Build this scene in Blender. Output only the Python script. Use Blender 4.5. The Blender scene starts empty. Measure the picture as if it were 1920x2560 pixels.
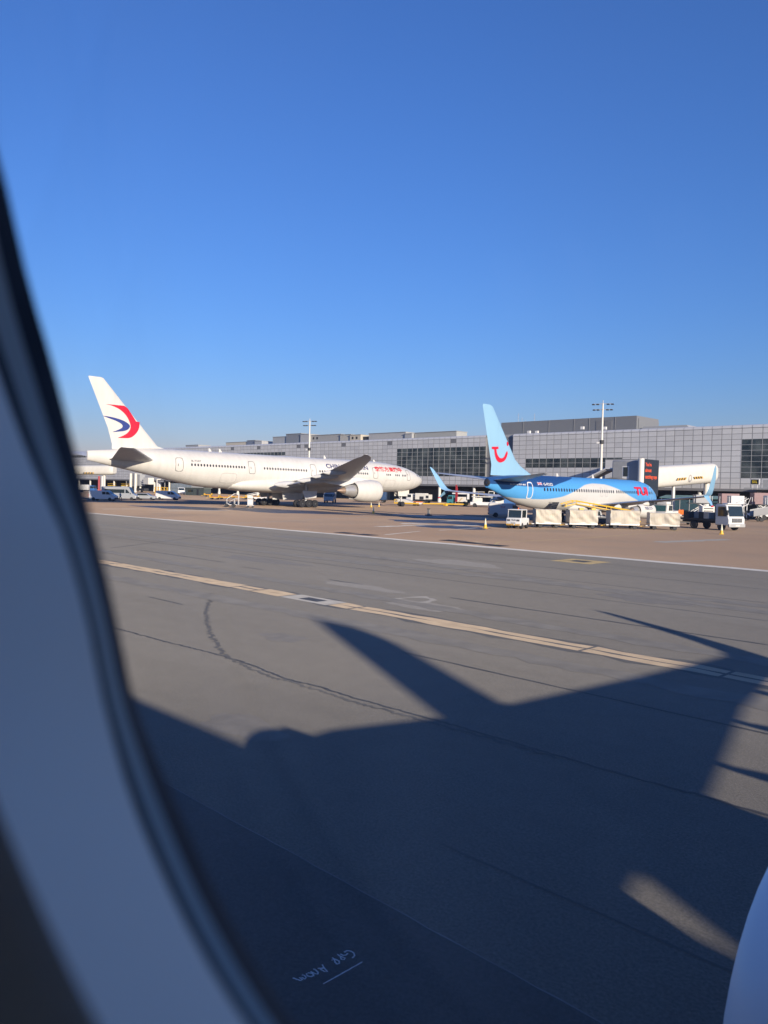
import bpy, bmesh, math, random
from math import sin, cos, pi, radians, sqrt, atan2, hypot
from mathutils import Vector, Matrix
random.seed(7)
scene = bpy.context.scene
COL = scene.collection

# ------------------------------------------------------------------ camera
EYE = 3.5
HEADING, ROLL, PITCH = radians(134.7), math.atan(.0233), math.atan(57 / 1950.)
f0 = Vector((cos(HEADING), sin(HEADING), 0)); rt = Vector((sin(HEADING), -cos(HEADING), 0)); up0 = Vector((0, 0, 1))
fw = f0 * cos(PITCH) - up0 * sin(PITCH); up = up0 * cos(PITCH) + f0 * sin(PITCH)
cr = rt * cos(ROLL) + up * sin(ROLL); cu = up * cos(ROLL) - rt * sin(ROLL)
cd = bpy.data.cameras.new('camera'); cam = bpy.data.objects.new('camera', cd); COL.objects.link(cam)
cd.sensor_fit = 'VERTICAL'; cd.sensor_height = 36; cd.lens = 1950 / 2560 * 36
cd.clip_start = .005; cd.clip_end = 12000
cd.dof.use_dof = True; cd.dof.focus_distance = 90; cd.dof.aperture_fstop = 4.0
m = Matrix((cr, cu, -fw)).transposed().to_4x4(); m.translation = (0, 0, EYE)
cam.matrix_world = m
scene.camera = cam

# ------------------------------------------------------------------ sky and sun (low, behind the camera, over the far side of the cabin)
SUN = Vector((3.9, -1.44, 1)).normalized()
world = bpy.data.worlds.new('World'); scene.world = world; world.use_nodes = True
nt = world.node_tree; bg = nt.nodes['Background']
sky = nt.nodes.new('ShaderNodeTexSky'); sky.sky_type = 'NISHITA'; sky.sun_disc = False
sky.sun_elevation = math.asin(SUN.z); sky.sun_rotation = atan2(SUN.x, SUN.y)
sky.air_density = 1.5; sky.dust_density = .15; sky.ozone_density = 9.5; sky.altitude = 0
wb_ = nt.nodes.new('ShaderNodeMix'); wb_.data_type = 'RGBA'; wb_.blend_type = 'MULTIPLY'; wb_.inputs[0].default_value = 1; wb_.inputs[7].default_value = (1.08, .77, .9, 1)   # white balance
nt.links.new(sky.outputs[0], wb_.inputs[6]); nt.links.new(wb_.outputs[2], bg.inputs[0]); bg.inputs[1].default_value = .142
sl = bpy.data.lights.new('sun', 'SUN'); sl.energy = 4.6; sl.angle = radians(.53); sl.color = (1, .86, .68)
so = bpy.data.objects.new('sun', sl); COL.objects.link(so); so.rotation_mode = 'QUATERNION'
so.rotation_quaternion = SUN.to_track_quat('Z', 'Y'); so.location = (60, -30, 60)
scene.view_settings.view_transform = 'Standard'; scene.view_settings.look = 'None'
scene.view_settings.gamma = 1; scene.view_settings.use_curve_mapping = False
scene.view_settings.exposure = .5
scene.cycles.max_bounces = 6; scene.cycles.transparent_max_bounces = 8

# ------------------------------------------------------------------ helpers
def lin(c):
    return tuple(((v / 255 / 12.92) if v / 255 <= .04045 else ((v / 255 + .055) / 1.055) ** 2.4) for v in c)
MATS = {}
def mat(name, col, rough=.5, metal=0, var=.08, scale=1.5, bump=0, bscale=20, coords='Object', stretch=(1, 1, 1), spec=.5, droughness=0):
    if name in MATS: return MATS[name]
    mt = bpy.data.materials.new(name); mt.use_nodes = True; MATS[name] = mt
    n = mt.node_tree.nodes; l = mt.node_tree.links; b = n['Principled BSDF']
    b.inputs['Roughness'].default_value = rough; b.inputs['Metallic'].default_value = metal
    b.inputs['Specular IOR Level'].default_value = spec
    b.inputs['Diffuse Roughness'].default_value = droughness
    tc = n.new('ShaderNodeTexCoord'); mp = n.new('ShaderNodeMapping'); mp.inputs['Scale'].default_value = stretch
    l.new(tc.outputs[coords], mp.inputs[0])
    nz = n.new('ShaderNodeTexNoise'); nz.inputs['Scale'].default_value = scale; nz.inputs['Detail'].default_value = 5
    l.new(mp.outputs[0], nz.inputs['Vector'])
    mx = n.new('ShaderNodeMix'); mx.data_type = 'RGBA'
    mx.inputs[6].default_value = (*[max(0, c * (1 - 1.6 * var)) for c in col], 1)
    mx.inputs[7].default_value = (*[min(1, c * (1 + 1.6 * var)) for c in col], 1)
    l.new(nz.outputs[0], mx.inputs[0]); l.new(mx.outputs[2], b.inputs['Base Color'])
    if bump:
        bz = n.new('ShaderNodeTexNoise'); bz.inputs['Scale'].default_value = bscale; bz.inputs['Detail'].default_value = 4
        l.new(mp.outputs[0], bz.inputs['Vector'])
        bp = n.new('ShaderNodeBump'); bp.inputs['Strength'].default_value = bump; bp.inputs['Distance'].default_value = .05
        l.new(bz.outputs[0], bp.inputs['Height']); l.new(bp.outputs[0], b.inputs['Normal'])
    return mt

def link(o, parent=None):
    COL.objects.link(o)
    if parent is not None: o.parent = parent
    return o
def tag(o, label=None, cat=None, group=None, kind=None):
    if label: o['label'] = label
    if cat: o['category'] = cat
    if group: o['group'] = group
    if kind: o['kind'] = kind
    return o
def thing(name, label, cat, loc=(0, 0, 0), rz=0, group=None):
    o = bpy.data.objects.new(name, None); o.empty_display_size = .3; COL.objects.link(o)
    o.location = loc; o.rotation_euler = (0, 0, rz)
    return tag(o, label, cat, group)
def copy_tree(o, parent=None):
    c = o.copy(); COL.objects.link(c); c.parent = parent
    for ch in o.children: copy_tree(ch, c)
    return c

class MB:
    """collects polygons, then links them as one mesh object"""
    def __init__(s): s.v = []; s.f = []; s.mi = []; s.cur = 0
    def add(s, vs, fs):
        o = len(s.v); s.v += [tuple(v) for v in vs]
        for f in fs: s.f.append([i + o for i in f]); s.mi.append(s.cur)
        return s
    def box(s, c, d, rz=0, top=(1, 1), sh=(0, 0)):
        hx, hy, hz = d[0] / 2, d[1] / 2, d[2] / 2; vs = []
        for z, kx, ky, ox, oy in ((-hz, 1, 1, 0, 0), (hz, top[0], top[1], sh[0], sh[1])):
            for x, y in ((-1, -1), (1, -1), (1, 1), (-1, 1)):
                px, py = x * hx * kx + ox, y * hy * ky + oy
                vs.append((c[0] + px * cos(rz) - py * sin(rz), c[1] + px * sin(rz) + py * cos(rz), c[2] + z))
        return s.add(vs, [(3, 2, 1, 0), (4, 5, 6, 7), (0, 1, 5, 4), (1, 2, 6, 5), (2, 3, 7, 6), (3, 0, 4, 7)])
    def loft(s, rings, closed=True, cap0=True, cap1=True):
        n = len(rings[0]); vs = [p for r in rings for p in r]; fs = []
        for i in range(len(rings) - 1):
            for j in range(n if closed else n - 1):
                k = (j + 1) % n
                fs.append((i * n + j, i * n + k, (i + 1) * n + k, (i + 1) * n + j))
        if cap0: fs.append(tuple(range(n - 1, -1, -1)))
        if cap1: b = (len(rings) - 1) * n; fs.append(tuple(range(b, b + n)))
        return s.add(vs, fs)
    def tube(s, pts, r, n=8, caps=True):
        pts = [Vector(p) for p in pts]; rings = []
        rs = r if isinstance(r, (list, tuple)) else [r] * len(pts)
        for i, p in enumerate(pts):
            d = (pts[min(i + 1, len(pts) - 1)] - pts[max(i - 1, 0)]).normalized()
            a = d.cross(Vector((0, 0, 1)))
            if a.length < .01: a = d.cross(Vector((0, 1, 0)))
            a.normalize(); b = d.cross(a)
            rings.append([p + (a * cos(2 * pi * k / n) + b * sin(2 * pi * k / n)) * rs[i] for k in range(n)])
        return s.loft(rings, True, caps, caps)
    def cyl(s, p0, p1, r0, r1=None, n=12): return s.tube([p0, p1], [r0, r0 if r1 is None else r1], n)
    def lathe(s, prof, o=(0, 0, 0), axis='y', n=24, cap0=False, cap1=False):
        rings = []
        for a, r in prof:
            ring = []
            for k in range(n):
                t = 2 * pi * k / n; p, q = r * cos(t), r * sin(t)
                ring.append({'y': (o[0] + p, o[1] + a, o[2] + q), 'x': (o[0] + a, o[1] + p, o[2] + q), 'z': (o[0] + p, o[1] + q, o[2] + a)}[axis])
            rings.append(ring)
        return s.loft(rings, True, cap0, cap1)
    def prism(s, pts, a, b, axis='y'):
        """polygon pts extruded between a and b along the axis"""
        def P(p, t): return {'y': (p[0], t, p[1]), 'x': (t, p[0], p[1]), 'z': (p[0], p[1], t)}[axis]
        n = len(pts)
        return s.add([P(p, a) for p in pts] + [P(p, b) for p in pts],
                     [tuple(range(n))[::-1], tuple(range(n, 2 * n))] + [(i, (i + 1) % n, (i + 1) % n + n, i + n) for i in range(n)])
    def quad(s, *p): return s.add(p, [tuple(range(len(p)))])
    def build(s, name, mats, parent=None, smooth=None, bevel=0, recalc=True):
        me = bpy.data.meshes.new(name); me.from_pydata(s.v, [], s.f)
        for q in (mats if isinstance(mats, (list, tuple)) else [mats]): me.materials.append(q)
        if max(s.mi, default=0) > 0: me.polygons.foreach_set('material_index', s.mi)
        if recalc:
            bm = bmesh.new(); bm.from_mesh(me); bmesh.ops.recalc_face_normals(bm, faces=bm.faces); bm.to_mesh(me); bm.free()
        if smooth is not None:
            me.polygons.foreach_set('use_smooth', [True] * len(me.polygons))
            me.set_sharp_from_angle(angle=radians(smooth))
        o = bpy.data.objects.new(name, me); link(o, parent)
        if bevel:
            bv = o.modifiers.new('bevel', 'BEVEL'); bv.width = bevel; bv.segments = 2; bv.limit_method = 'ANGLE'
            if smooth is None:
                me.polygons.foreach_set('use_smooth', [True] * len(me.polygons)); me.set_sharp_from_angle(angle=radians(40))
        return o

def interp(tab, x):
    """piecewise smooth interpolation of [(x, a, b, ..)]"""
    if x <= tab[0][0]: return tab[0][1:]
    if x >= tab[-1][0]: return tab[-1][1:]
    for i in range(len(tab) - 1):
        if tab[i][0] <= x <= tab[i + 1][0]: break
    p0, p1 = tab[i], tab[i + 1]; h = p1[0] - p0[0]; t = (x - p0[0]) / h; out = []
    for k in range(1, len(p0)):
        d = (p1[k] - p0[k]) / h
        def slope(j):
            if j <= 0 or j >= len(tab) - 1:
                return (tab[min(j + 1, len(tab) - 1)][k] - tab[max(j - 1, 0)][k]) / (tab[min(j + 1, len(tab) - 1)][0] - tab[max(j - 1, 0)][0])
            a = (tab[j][k] - tab[j - 1][k]) / (tab[j][0] - tab[j - 1][0]); b = (tab[j + 1][k] - tab[j][k]) / (tab[j + 1][0] - tab[j][0])
            return 0 if a * b <= 0 else 2 * a * b / (a + b)
        m0, m1 = slope(i), slope(i + 1)
        out.append((2 * t**3 - 3 * t**2 + 1) * p0[k] + (t**3 - 2 * t**2 + t) * h * m0 + (-2 * t**3 + 3 * t**2) * p1[k] + (t**3 - t**2) * h * m1)
    return tuple(out)

def text_polys(body, bold=0, size=1):
    """letters as flat (verts, faces) with a baseline at 0"""
    cu_ = bpy.data.curves.new('lettering', 'FONT'); cu_.body = body; cu_.offset = bold; cu_.resolution_u = 3; cu_.size = size
    o = bpy.data.objects.new('lettering', cu_); COL.objects.link(o)
    dg = bpy.context.evaluated_depsgraph_get(); dg.update()
    me = bpy.data.meshes.new_from_object(o.evaluated_get(dg))
    bm = bmesh.new(); bm.from_mesh(me); bmesh.ops.triangulate(bm, faces=bm.faces)
    bmesh.ops.subdivide_edges(bm, edges=[e for e in bm.edges if e.calc_length() > .35 * size], cuts=2)
    vs = [tuple(v.co) for v in bm.verts]; bm.verts.index_update(); fs = [[v.index for v in f.verts] for f in bm.faces]
    bm.free(); bpy.data.meshes.remove(me); bpy.data.objects.remove(o); bpy.data.curves.remove(cu_)
    x0 = min(v[0] for v in vs); x1 = max(v[0] for v in vs); y0 = min(v[1] for v in vs); y1 = max(v[1] for v in vs)
    return [((v[0] - x0) / (x1 - x0), (v[1] - y0) / (y1 - y0)) for v in vs], fs
def lettering(name, body, fn, mt, parent, bold=0):
    """letters stretched over the unit square, then placed by fn(u, v)"""
    vs, fs = text_polys(body, bold)
    return MB().add([fn(u, v) for u, v in vs], fs).build(name, mt, parent, recalc=False)

# ------------------------------------------------------------------ shared materials
WHITE = mat('white paint', (.6, .595, .58), .35, var=.05, scale=.6)
CREAM = mat('cream paint', (.68, .66, .6), .5, var=.06, scale=.8)
OFFWHITE = mat('van white', (.68, .68, .67), .3, var=.04)
GREYP = mat('grey paint', (.34, .35, .36), .45, var=.06)
SILVER = mat('silver paint', (.4, .42, .44), .3, metal=.2, var=.05)
DARK = mat('dark rubber', (.018, .018, .02), .7, var=.2)
BLACK = mat('black plastic', (.012, .013, .015), .5, var=.15)
CHASSIS = mat('dark chassis', (.035, .037, .042), .6, var=.2)
STEEL = mat('steel', (.42, .42, .42), .35, metal=.8, var=.1)
GALV = mat('galvanised steel', (.5, .5, .49), .45, metal=.3, var=.1)
YELLOW = mat('yellow paint', (.75, .45, .03), .45, var=.08)
ORANGE = mat('orange paint', (.75, .16, .02), .5, var=.1)
RED = mat('red paint', (.6, .03, .04), .5, var=.1)
TEAL = mat('teal paint', (.05, .22, .26), .45, var=.1)
NAVY = mat('navy paint', (.03, .07, .16), .45, var=.12)
BLUEP = mat('blue paint', (.04, .14, .36), .45, var=.1)
GLASS = mat('tinted glass', (.02, .03, .035), .06, var=.1, spec=.7)
RUBBERGREY = mat('wheel rim', (.38, .38, .37), .45, metal=.3, var=.1)
LAMP = mat('lamp lens', (.75, .75, .72), .15, var=.05)
SKIN = mat('skin', (.45, .26, .18), .6)
HIVIS = mat('hi-vis green', (.18, .5, .06), .7, var=.15)
CLOTH = mat('dark cloth', (.02, .022, .03), .8, var=.2)
# ================================================================== ground
D_FACADE = 175.0
def ground_mat(name, base, alt, scale, stretch, stain, grain=.12, rough=.85, patches=None):
    mt = bpy.data.materials.new(name); mt.use_nodes = True; n = mt.node_tree.nodes; l = mt.node_tree.links; b = n['Principled BSDF']
    b.inputs['Roughness'].default_value = rough; b.inputs['Diffuse Roughness'].default_value = 1; b.inputs['Specular IOR Level'].default_value = .25
    tc = n.new('ShaderNodeTexCoord'); mp = n.new('ShaderNodeMapping'); mp.inputs['Scale'].default_value = stretch
    l.new(tc.outputs['Object'], mp.inputs[0])
    def noise(sc, det, src, rg=.5):
        z = n.new('ShaderNodeTexNoise'); z.inputs['Scale'].default_value = sc; z.inputs['Detail'].default_value = det; z.inputs['Roughness'].default_value = rg
        l.new(src, z.inputs['Vector']); return z.outputs[0]
    def mixc(fac, a, bcol, typ='MIX'):
        x = n.new('ShaderNodeMix'); x.data_type = 'RGBA'; x.blend_type = typ
        for i, v in ((0, fac), (6, a), (7, bcol)):
            if hasattr(v, 'links') or isinstance(v, bpy.types.NodeSocket): l.new(v, x.inputs[i])
            else: x.inputs[i].default_value = v if not isinstance(v, tuple) else (*v, 1)
        return x.outputs[2]
    def ramp(src, a, bb):
        r = n.new('ShaderNodeMapRange'); r.inputs[1].default_value = a; r.inputs[2].default_value = bb; l.new(src, r.inputs[0]); return r.outputs[0]
    c = mixc(ramp(noise(scale, 6, mp.outputs[0], .6), .3, .7), base, alt)
    c = mixc(ramp(noise(scale * 4.5, 5, mp.outputs[0]), .52, .78), c, stain)
    # fine aggregate
    g = noise(34, 3, tc.outputs['Object'], .7); gr = ramp(g, .25, .75)
    lo = tuple(1 - grain for _ in range(3)); hi = tuple(1 + grain for _ in range(3))
    c = mixc(1.0, c, mixc(gr, lo, hi), 'MULTIPLY')
    g2 = noise(2.3, 6, tc.outputs['Object'], .65)
    c = mixc(1.0, c, mixc(ramp(g2, .2, .8), (.9, .9, .9), (1.08, 1.08, 1.08)), 'MULTIPLY')
    l.new(c, b.inputs['Base Color'])
    bp = n.new('ShaderNodeBump'); bp.inputs['Strength'].default_value = .25; bp.inputs['Distance'].default_value = .01
    l.new(g, bp.inputs['Height']); l.new(bp.outputs[0], b.inputs['Normal'])
    return mt
ASPHALT = ground_mat('taxiway asphalt', (.108, .102, .09), (.16, .15, .133), .05, (.3, 1.3, 1), (.144, .137, .123), .36)
ASPHALT2 = ground_mat('old dark asphalt', (.062, .064, .068), (.082, .083, .085), .15, (.6, 1.4, 1), (.072, .073, .076), .3)
APRON = ground_mat('apron concrete', (.198, .138, .094), (.272, .2, .14), .03, (.8, 1, 1), (.178, .138, .105), .12)
TAR = mat('tar sealant', (.036, .035, .034), .7, var=.35, scale=4, droughness=1)
TARPALE = mat('worn seam', (.068, .066, .062), .8, var=.3, scale=2, droughness=1)
LINEW = mat('worn white marking', (.34, .335, .325), .8, var=.22, scale=1.2, droughness=1)
LINEY = mat('worn yellow marking', (.335, .265, .18), .8, var=.2, scale=2.2, droughness=1)
LINEY2 = mat('faded yellow line', (.27, .21, .1), .8, var=.3, scale=2.2, droughness=1)
CHALK = mat('chalk', (.55, .55, .55), .9, var=.3, scale=40)
PALE = mat('pale scuff', (.2, .194, .184), .9, var=.2, scale=3, droughness=1)
DARKPATCH = mat('dark apron patch', (.085, .074, .072), .5, var=.25, scale=.7)

def flat(z, parent):
    '''markings lie almost flush, so that the low sun throws no shadow from them'''
    return z if parent is None or parent.name != 'taxiway' else .0062 + (z - .0056) * .12
def sheet(name, x0, x1, y0, y1, z, mt, parent=None, kind='structure', nx=1):
    z = flat(z, parent); s = MB(); xs = [x0 + (x1 - x0) * i / nx for i in range(nx + 1)]
    for i in range(nx): s.quad((xs[i], y0, z), (xs[i + 1], y0, z), (xs[i + 1], y1, z), (xs[i], y1, z))
    o = s.build(name, mt, parent)
    if parent is None: o['kind'] = kind
    return o
apron = sheet('apron_ground', -6000, 6000, -6000, 6000, 0, APRON)
taxi = sheet('taxiway', -2500, 2500, -70, 39.5, .004, ASPHALT)
shoulder = sheet('taxiway_strip', -2500, 2500, -30, 4.66, .008, ASPHALT2)
def ribbon(name, pts, w, z, mt, parent, jit=0, seed=1, step=.5):
    """ragged strip along a polyline"""
    rnd = random.Random(seed); P = []; z = flat(z, parent)
    for a, b in zip(pts, pts[1:]):
        L = hypot(b[0] - a[0], b[1] - a[1]); n = max(1, int(L / step))
        P += [(a[0] + (b[0] - a[0]) * i / n, a[1] + (b[1] - a[1]) * i / n) for i in range(n)]
    P.append(pts[-1]); A = []; B = []
    for i, p in enumerate(P):
        q0, q1 = P[max(i - 1, 0)], P[min(i + 1, len(P) - 1)]; dx, dy = q1[0] - q0[0], q1[1] - q0[1]; L = hypot(dx, dy) or 1
        nx, ny = -dy / L, dx / L; j = rnd.uniform(-jit, jit); w0 = w / 2 * (1 + rnd.uniform(-.35, .35) * (jit > 0)); w1 = w / 2 * (1 + rnd.uniform(-.35, .35) * (jit > 0))
        A.append((p[0] + nx * (w0 + j), p[1] + ny * (w0 + j), z)); B.append((p[0] - nx * (w1 - j), p[1] - ny * (w1 - j), z))
    s = MB()
    for i in range(len(P) - 1): s.quad(A[i], B[i], B[i + 1], A[i + 1])
    return s.build(name, mt, parent)
def blob(name, cx, cy, rx, ry, z, mt, parent, seed, ring=0):
    rnd = random.Random(seed); s = MB(); n = 28; z = flat(z, parent)
    ph = [rnd.uniform(0, 6.28) for _ in range(4)]
    R = [1 + .12 * sin(3 * t * 2 * pi / n + ph[0]) + .1 * sin(5 * t * 2 * pi / n + ph[1]) + .07 * sin(9 * t * 2 * pi / n + ph[2]) for t in range(n)]
    o = [(cx + rx * R[k] * cos(2 * pi * k / n), cy + ry * R[k] * sin(2 * pi * k / n), z) for k in range(n)]
    if ring:
        q = [(cx + rx * ring * cos(2 * pi * k / n), cy + ry * ring * sin(2 * pi * k / n), z) for k in range(n)]
        for k in range(n): s.quad(o[k], o[(k + 1) % n], q[(k + 1) % n], q[k])
    else: s.quad(*o)
    return s.build(name, mt, parent)
# pavement edge marking
ribbon('edge_line', [(-900, 39.5), (-12, 39.5), (300, 39.5)], .85, .0095, LINEW, taxi, .03, 3, 3)
# taxiway centre line: two worn yellow bands, cut by joints
def centre_band(y):
    x = -120.; rnd = random.Random(int(y * 10)); i = 0
    cuts = [-120, -60, -31.9, -26.9, -22.55, -21.4, -19.75]
    for a, b in zip(cuts, cuts[1:]): ribbon('centre_line_band', [(a + .05, y), (b - .05, y)], .35, .009, LINEY, taxi, .012, i, .6); i += 1
    for a, b in ((-17.45, -16.6), (-16.5, -9.05), (-8.97, -5.95), (-5.87, 40)): ribbon('centre_line_band', [(a, y), (b, y)], .35, .009, LINEY, taxi, .012, i, .6); i += 1
for yy in (15.52, 15.92): centre_band(yy)
ribbon('centre_line_border', [(-120, 15.72), (40, 15.72)], 1.0, .0068, TARPALE, taxi, .02, 9, .7)
# white collar of a centre line light
s = MB()
for a, b, c, d in ((-19.7, -17.5, 15.28, 15.5), (-19.7, -17.5, 15.95, 16.16), (-19.7, -19.05, 15.5, 15.95), (-18.15, -17.5, 15.5, 15.95)):
    s.quad(*[(q_, r_, flat(.0105, taxi)) for q_, r_ in ((a, c), (b, c), (b, d), (a, d))])
s.build('light_collar_paint', mat('faded collar paint', (.25, .243, .23), .85, var=.25, scale=3, droughness=1), taxi)
sheet('light_base_plate', -19.05, -18.15, 15.5, 15.95, .012, TAR, taxi)
# seams in the asphalt, parallel to the centre line
for i, (y, x0, x1, w, mt) in enumerate(((31.5, -90, 30, .09, TARPALE), (27.46, -60, 30, .07, TARPALE), (23.46, -75, 30, .08, TARPALE), (19.63, -16.3, 30, .09, TAR),
        (19.63, -28, -26.4, .07, TAR), (19.66, -22.3, -20.4, .08, TAR), (20.1, -38, -30, .08, TAR), (12.2, -11.4, 30, .07, TAR), (12.0, -22, -20, .07, TAR), (35.6, -70, -8, .05, TARPALE), (5.87, -4.9, -1.5, .03, TARPALE))):
    ribbon('seam', [(x0, y), (x1, y)], w, .0145 + .0004 * i, mt, taxi, .012, i, .35)
ribbon('tar_seam', [(-24, 8.7), (-17.3, 8.79), (-15.4, 8.89), (-13.67, 9.02), (-12.5, 9.0), (-11.1, 8.82), (-10.35, 8.92), (-9.25, 8.89), (-7.77, 8.98), (-6.27, 9.0), (-4.9, 8.98), (-3.74, 9.07), (-2.91, 9.07), (2, 9.1)], .06, .0202, TAR, taxi, .02, 21, .09)
ribbon('tar_seam', [(-13.1, 8.95), (-11.6, 8.72), (-10.4, 8.75), (-9.0, 8.73), (-7.4, 8.86), (-5.5, 8.93)], .07, .0212, TARPALE, taxi, .05, 22, .07)
ribbon('sealed_crack', [(-21.6, 13.96), (-20.4, 13.14), (-18.81, 12.01), (-16.89, 10.82), (-15.93, 10.28), (-14.63, 9.61), (-13.78, 9.19), (-13.16, 8.98)], .09, .0222, mat('crack sealant', (.06, .058, .055), .8, var=.35, scale=5, droughness=1), taxi, .07, 23, .07)
ribbon('cross_joint', [(-39.8, 19.5), (-44, 26), (-52.3, 38.8)], .12, .0232, TARPALE, taxi, .02, 24, .5)
ribbon('pavement_edge_chalking', [(-40, 4.66), (10, 4.66)], .012, .0242, mat('chalky edge', (.14, .14, .14), .9, var=.6, scale=1.4), taxi, .008, 25, .2)
# rubber marks and patch repairs
RUB = mat('rubber mark', (.12, .114, .102), .8, var=.25, scale=1.5, droughness=1); PATCH = mat('patch repair', (.112, .106, .096), .8, var=.2, scale=4, droughness=1); PATCH2 = mat('pale patch repair', (.158, .151, .138), .85, var=.2, scale=4, droughness=1)
for i, (y0, y1, w) in enumerate(((13.1, 13.9, .7), (18.1, 17.5, .7), (24.6, 26.5, .8), (29.5, 25.2, .8))):
    ribbon('rubber_mark', [(-70, y0), (-40, y0 + .15), (-22, (y0 + y1) / 2), (-10, y1), (10, y1 + .1)], w, .0252 + .0004 * i, RUB, taxi, .04, 70 + i, .5)
for i, (x, y, w_, h_, m_) in enumerate(((-30, 22.2, 6, 1.6, PATCH), (-15.5, 17.6, 3.2, 1.3, PATCH2), (-24, 29.4, 5, 2.2, PATCH2), (-12, 24.8, 3.4, 1.5, PATCH), (-41, 34.2, 7, 2, PATCH), (-14.3, 11.2, 1.3, .8, PATCH), (-20, 19.2, 4, .9, PATCH2), (-9.3, 6.6, 1.6, .8, PATCH))):
    blob('patch_repair', x, y, w_ / 2, h_ / 2, .0056 + .0003 * i, m_, taxi, 90 + i)
# pale scuffs and survey marks
blob('pale_ring_mark', -16.66, 18.29, .62, .85, .0142, PALE, taxi, 3, .68)
ribbon('survey_cross', [(-9.45, 13.86), (-8.85, 13.86)], .03, .0132, PALE, taxi); ribbon('survey_cross', [(-9.15, 13.6), (-9.15, 14.15)], .03, .0137, PALE, taxi)
# inset light with a painted yellow square
sheet('painted_square', -22.2, -19.9, 34.7, 36.9, .0105, LINEY2, taxi); sheet('inset_light_plate', -21.6, -20.6, 35.4, 36.3, .0115, TAR, taxi)
# drainage grates beside the edge line
for gx, gy in ((-34.9, 42.2), (-32.9, 41.7), (-30.6, 41.2), (-45, 41.3), (-42.6, 41.2)):
    g = MB().box((gx, gy, .003), (1.75, 1.1, .022))
    for k in range(5): g.box((gx, gy - .44 + k * .22, .018), (1.6, .05, .012))
    g.build('drain_cover', CHASSIS, apron)
sheet('drain_mark', -33.4, -32.7, 42.3, 42.9, .009, LINEY, apron)
# apron markings
ribbon('stand_line', [(-30.3, 40.6), (-32.4, 44.2), (-31.9, 54.1), (-34.6, 78)], .18, .0045, LINEY2, apron, .03, 31, 1)
ribbon('apron_line', [(-92, 52.5), (-93, 63)], .9, .0045, LINEW, apron, .05, 32, 1); ribbon('apron_line', [(-99, 47), (-99.6, 53)], .7, .0045, LINEW, apron, .05, 33, 1)
ribbon('apron_line', [(-44.6, 52), (-47.3, 64.3)], .22, .0045, LINEW, apron, .04, 34, 1); ribbon('apron_line', [(-42, 42.6), (-44.4, 49.3)], .25, .005, LINEW, apron, .04, 35, 1)
ribbon('apron_line', [(-61, 42.1), (-69, 67)], .3, .0045, PALE, apron, .05, 36, 1)
ribbon('apron_line', [(-26.5, 56), (-25.2, 66)], 1.2, .0055, PALE, apron, .05, 37, 1)
for i, (x, y) in enumerate(((-51.5, 53), (-52.2, 57.5), (-55, 60), (-58, 70), (-49.5, 62))): blob('pale_apron_mark', x, y, .5, 2.2, .006 + i * .0004, LINEW, apron, 40 + i)
for i, (x, y, rx, ry) in enumerate(((-56, 66, 7, 4), (-66, 80, 9, 5), (-90, 70, 14, 6), (-104, 62, 10, 5), (-48, 58, 4, 3))): blob('dark_patch', x, y, rx, ry, .003 + i * .0003, DARKPATCH, apron, 60 + i)  # irregular blobs, darker and smoother than the apron around them
# chalk survey note, written to be read from the other side
CH = [[(-4.122, 3.942), (-4.135, 3.976), (-4.164, 3.994), (-4.197, 3.993), (-4.219, 3.975), (-4.217, 3.946)],
      [(-4.189, 3.958), (-4.182, 3.93), (-4.196, 3.916), (-4.221, 3.909)],
      [(-4.236, 3.888), (-4.21, 3.891), (-4.184, 3.895), (-4.16, 3.902), (-4.149, 3.884), (-4.167, 3.874), (-4.194, 3.885)],
      [(-4.21, 3.81), (-4.2, 3.83), (-4.171, 3.814), (-4.145, 3.809), (-4.14, 3.828), (-4.162, 3.843), (-4.184, 3.842), (-4.205, 3.834), (-4.229, 3.832)],
      [(-4.217, 3.728), (-4.179, 3.713), (-4.125, 3.697), (-4.141, 3.685), (-4.185, 3.678)],
      [(-4.203, 3.673), (-4.185, 3.688), (-4.179, 3.713)],
      [(-4.218, 3.643), (-4.202, 3.652), (-4.166, 3.644), (-4.151, 3.629), (-4.169, 3.619), (-4.211, 3.61)],
      [(-4.158, 3.6), (-4.187, 3.604), (-4.207, 3.591), (-4.211, 3.57), (-4.184, 3.562), (-4.164, 3.575), (-4.158, 3.6)],
      [(-4.222, 3.54), (-4.204, 3.55), (-4.178, 3.543), (-4.169, 3.526), (-4.196, 3.523), (-4.212, 3.51), (-4.177, 3.508), (-4.176, 3.492), (-4.213, 3.479), (-4.24, 3.472)],
      [(-4.04, 3.585), (-4.038, 3.767), (-4.037, 3.962)]]
for i, st in enumerate(CH):
    ribbon('chalk_stroke', st, .011, .0100 + i * .0001, CHALK, shoulder, .0015, i, .03)
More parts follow.
